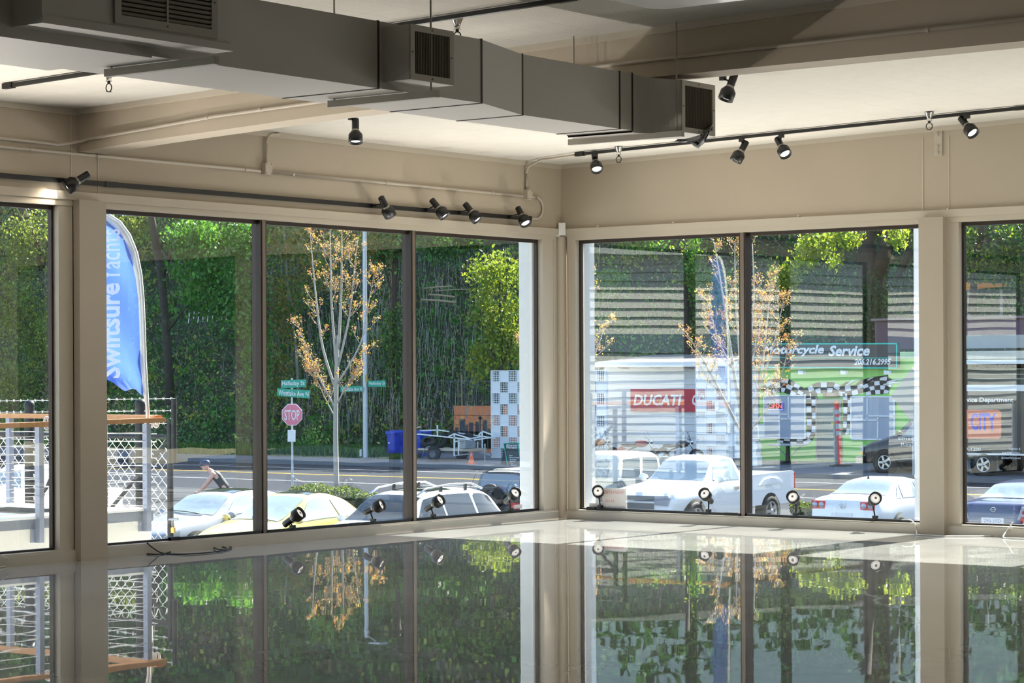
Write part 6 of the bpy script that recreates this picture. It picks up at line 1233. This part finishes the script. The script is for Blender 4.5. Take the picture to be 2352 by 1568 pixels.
bare_tree('slim bare tree with orange buds standing between the stop sign and the light pole', 78, [
    [(773, 1125, .095), (771, 1000, .088), (772, 900, .08), (774, 830, .07), (777, 770, .05)], [(773, 900, .05), (742, 800, .042), (728, 700, .034), (718, 600, .022), (713, 535, .01)], [(774, 850, .05), (763, 720, .042), (760, 620, .03), (758, 530, .012)],
    [(777, 800, .055), (783, 700, .045), (785, 600, .032), (785, 522, .014)], [(777, 840, .04), (802, 730, .033), (812, 640, .024), (822, 550, .01)], [(772, 940, .035), (730, 860, .028), (704, 795, .02), (684, 745, .008)], [(776, 880, .035), (828, 790, .027), (846, 700, .018), (860, 630, .008)], [(773, 930, .028), (800, 880, .02), (840, 815, .008)], [(771, 960, .025), (745, 910, .018), (715, 840, .008)]], 18, 5)
bare_tree('bare tree with orange buds spreading behind the mullion of the right window', 70, [
    [(1709, 1150, .09), (1708, 1050, .085), (1707, 990, .075), (1708, 940, .05)], [(1706, 1000, .05), (1655, 900, .04), (1612, 820, .026), (1577, 765, .01)], [(1707, 980, .055), (1685, 850, .045), (1664, 700, .03), (1640, 555, .012)], [(1708, 960, .05), (1698, 800, .04), (1690, 680, .028), (1688, 560, .012)],
    [(1709, 960, .05), (1722, 820, .04), (1732, 680, .028), (1728, 560, .012)], [(1710, 985, .05), (1742, 900, .04), (1756, 800, .03), (1772, 640, .01)], [(1710, 1000, .045), (1762, 940, .035), (1796, 860, .022), (1812, 790, .01)], [(1742, 900, .03), (1775, 800, .02), (1800, 690, .01)], [(1685, 850, .03), (1650, 780, .02), (1625, 690, .01)], [(1722, 850, .03), (1745, 760, .02), (1752, 690, .01)]], 19, 6)
bare_tree('bare budding tree mostly hidden behind the corner post', 66, [
    [(1286, 1150, .08), (1287, 1050, .075), (1288, 960, .06), (1290, 900, .045)], [(1289, 960, .045), (1335, 870, .035), (1360, 790, .022), (1354, 690, .01)], [(1289, 940, .04), (1342, 780, .03), (1346, 680, .02), (1345, 580, .01)], [(1335, 890, .03), (1372, 800, .02), (1392, 740, .008)], [(1286, 950, .04), (1246, 820, .03), (1230, 720, .02), (1222, 640, .01)], [(1286, 980, .03), (1240, 880, .02), (1205, 790, .01)]], 7, 7)
# ---- hedges
def hedge(label, px0, px1, py, Y, h, w):
    n = 2600; a = onY(px0, py, Y); b_ = onY(px1, py, Y); t = thing('low_hedge', label, 'hedge', ((a[0]+b_[0])/2, Y, GZ)); L = b_[0]-a[0]
    u = RNG.normal(size=(n, 3)); u /= np.linalg.norm(u, axis=1)[:, None]; u *= RNG.random(n)[:, None]**.25
    ph = np.array([(np.sin(k*1.7)*.5+.5) for k in range(n)])
    x = (a[0]+b_[0])/2 + np.clip(u[:, 0]*1.3, -1, 1)*L/2; z = GZ + .1 + (u[:, 2]*.5+.5)*h*(1 - .35*np.clip((x-a[0])/L, 0, 1) + .08*np.sin(x*5)); y = Y + u[:, 1]*w
    c = np.array([(.05, .09, .03), (.09, .14, .04), (.16, .2, .06)])[RNG.integers(0, 3, n)]; leaf_mesh('foliage', np.stack([x, y, z], 1), RNG.uniform(.06, .12, n), c, None, par=t)
    MB().box((a[0]-t.location.x+.1, -w*.7, 0), (b_[0]-t.location.x-.1, w*.7, h*.5)).build('inner_stems', EARTH, t)
hedge('clipped dark green hedge between the yellow car and the street', 678, 865, 1140, 30, .62, .45); hedge('pale low hedge between the pickup tail and the white saloon', 1825, 1895, 1160, 31.5, .5, .4)
# ================================================================== neighbour with lap siding, seen mirrored in the right window
SDG = mat('cream_siding', (.82, .77, .68), .6, var=.04); nb = thing('sided_neighbour_building', 'cream clapboard building beyond the terrace, mirrored in the right window', 'building', (-17, -34, GZ), R(24))
BN = lambda mb, nm, ma: mb.build(nm, ma, nb)
BN(MB().box((-8, -32, -.05), (-.06, 26, 6.9)), 'wall', SDG)
for k in range(30):
    z = k*.23
    if 19 <= k < 21: continue
    BN(MB().slab([(.03, -32, z), (.03, 26, z), (-.02, 26, z+.215), (-.02, -32, z+.215)], (-.04, 0, 0)), 'siding_board', SDG)
BN(MB().box((-.05, -32, 19*.23), (.04, 26, 21*.23)), 'belt_course', mat('blue_grey_belt', (.22, .28, .33), .5)); BN(MB().box((-8.3, -32.3, 6.9), (.4, 26.3, 7.05)), 'roof', slab_m)

for k in range(7):   # trees behind that building
    x, y, h = -36 + k*2.6, -40 - k*3.9, (11.5, 10.5, 12, 11, 12.5, 11, 12)[k]; t = thing('leafy_tree', 'leafy tree behind the cream clapboard building, %s of the row mirrored in the window' % ('first', 'second', 'third', 'fourth', 'fifth', 'sixth', 'seventh')[k], 'tree', (x, y, GZ), 0, 'trees behind the clapboard building')
    MB().tube([(0, 0, 0), (.1, 0, h*.4), (0, .1, h*.8)], [.25, .2, .08], 8).build('trunk', BARK, t); n = 1500; u = RNG.normal(size=(n, 3)); u /= np.linalg.norm(u, axis=1)[:, None]; u *= RNG.random(n)[:, None]**.33
    leaf_mesh('foliage', np.array([x, y, GZ + h*.58]) + u*np.array([3.2, 3.2, h*.42]), RNG.uniform(.3, .6, n), np.array(GR + DG)[RNG.integers(0, 6, n)], None, par=t)
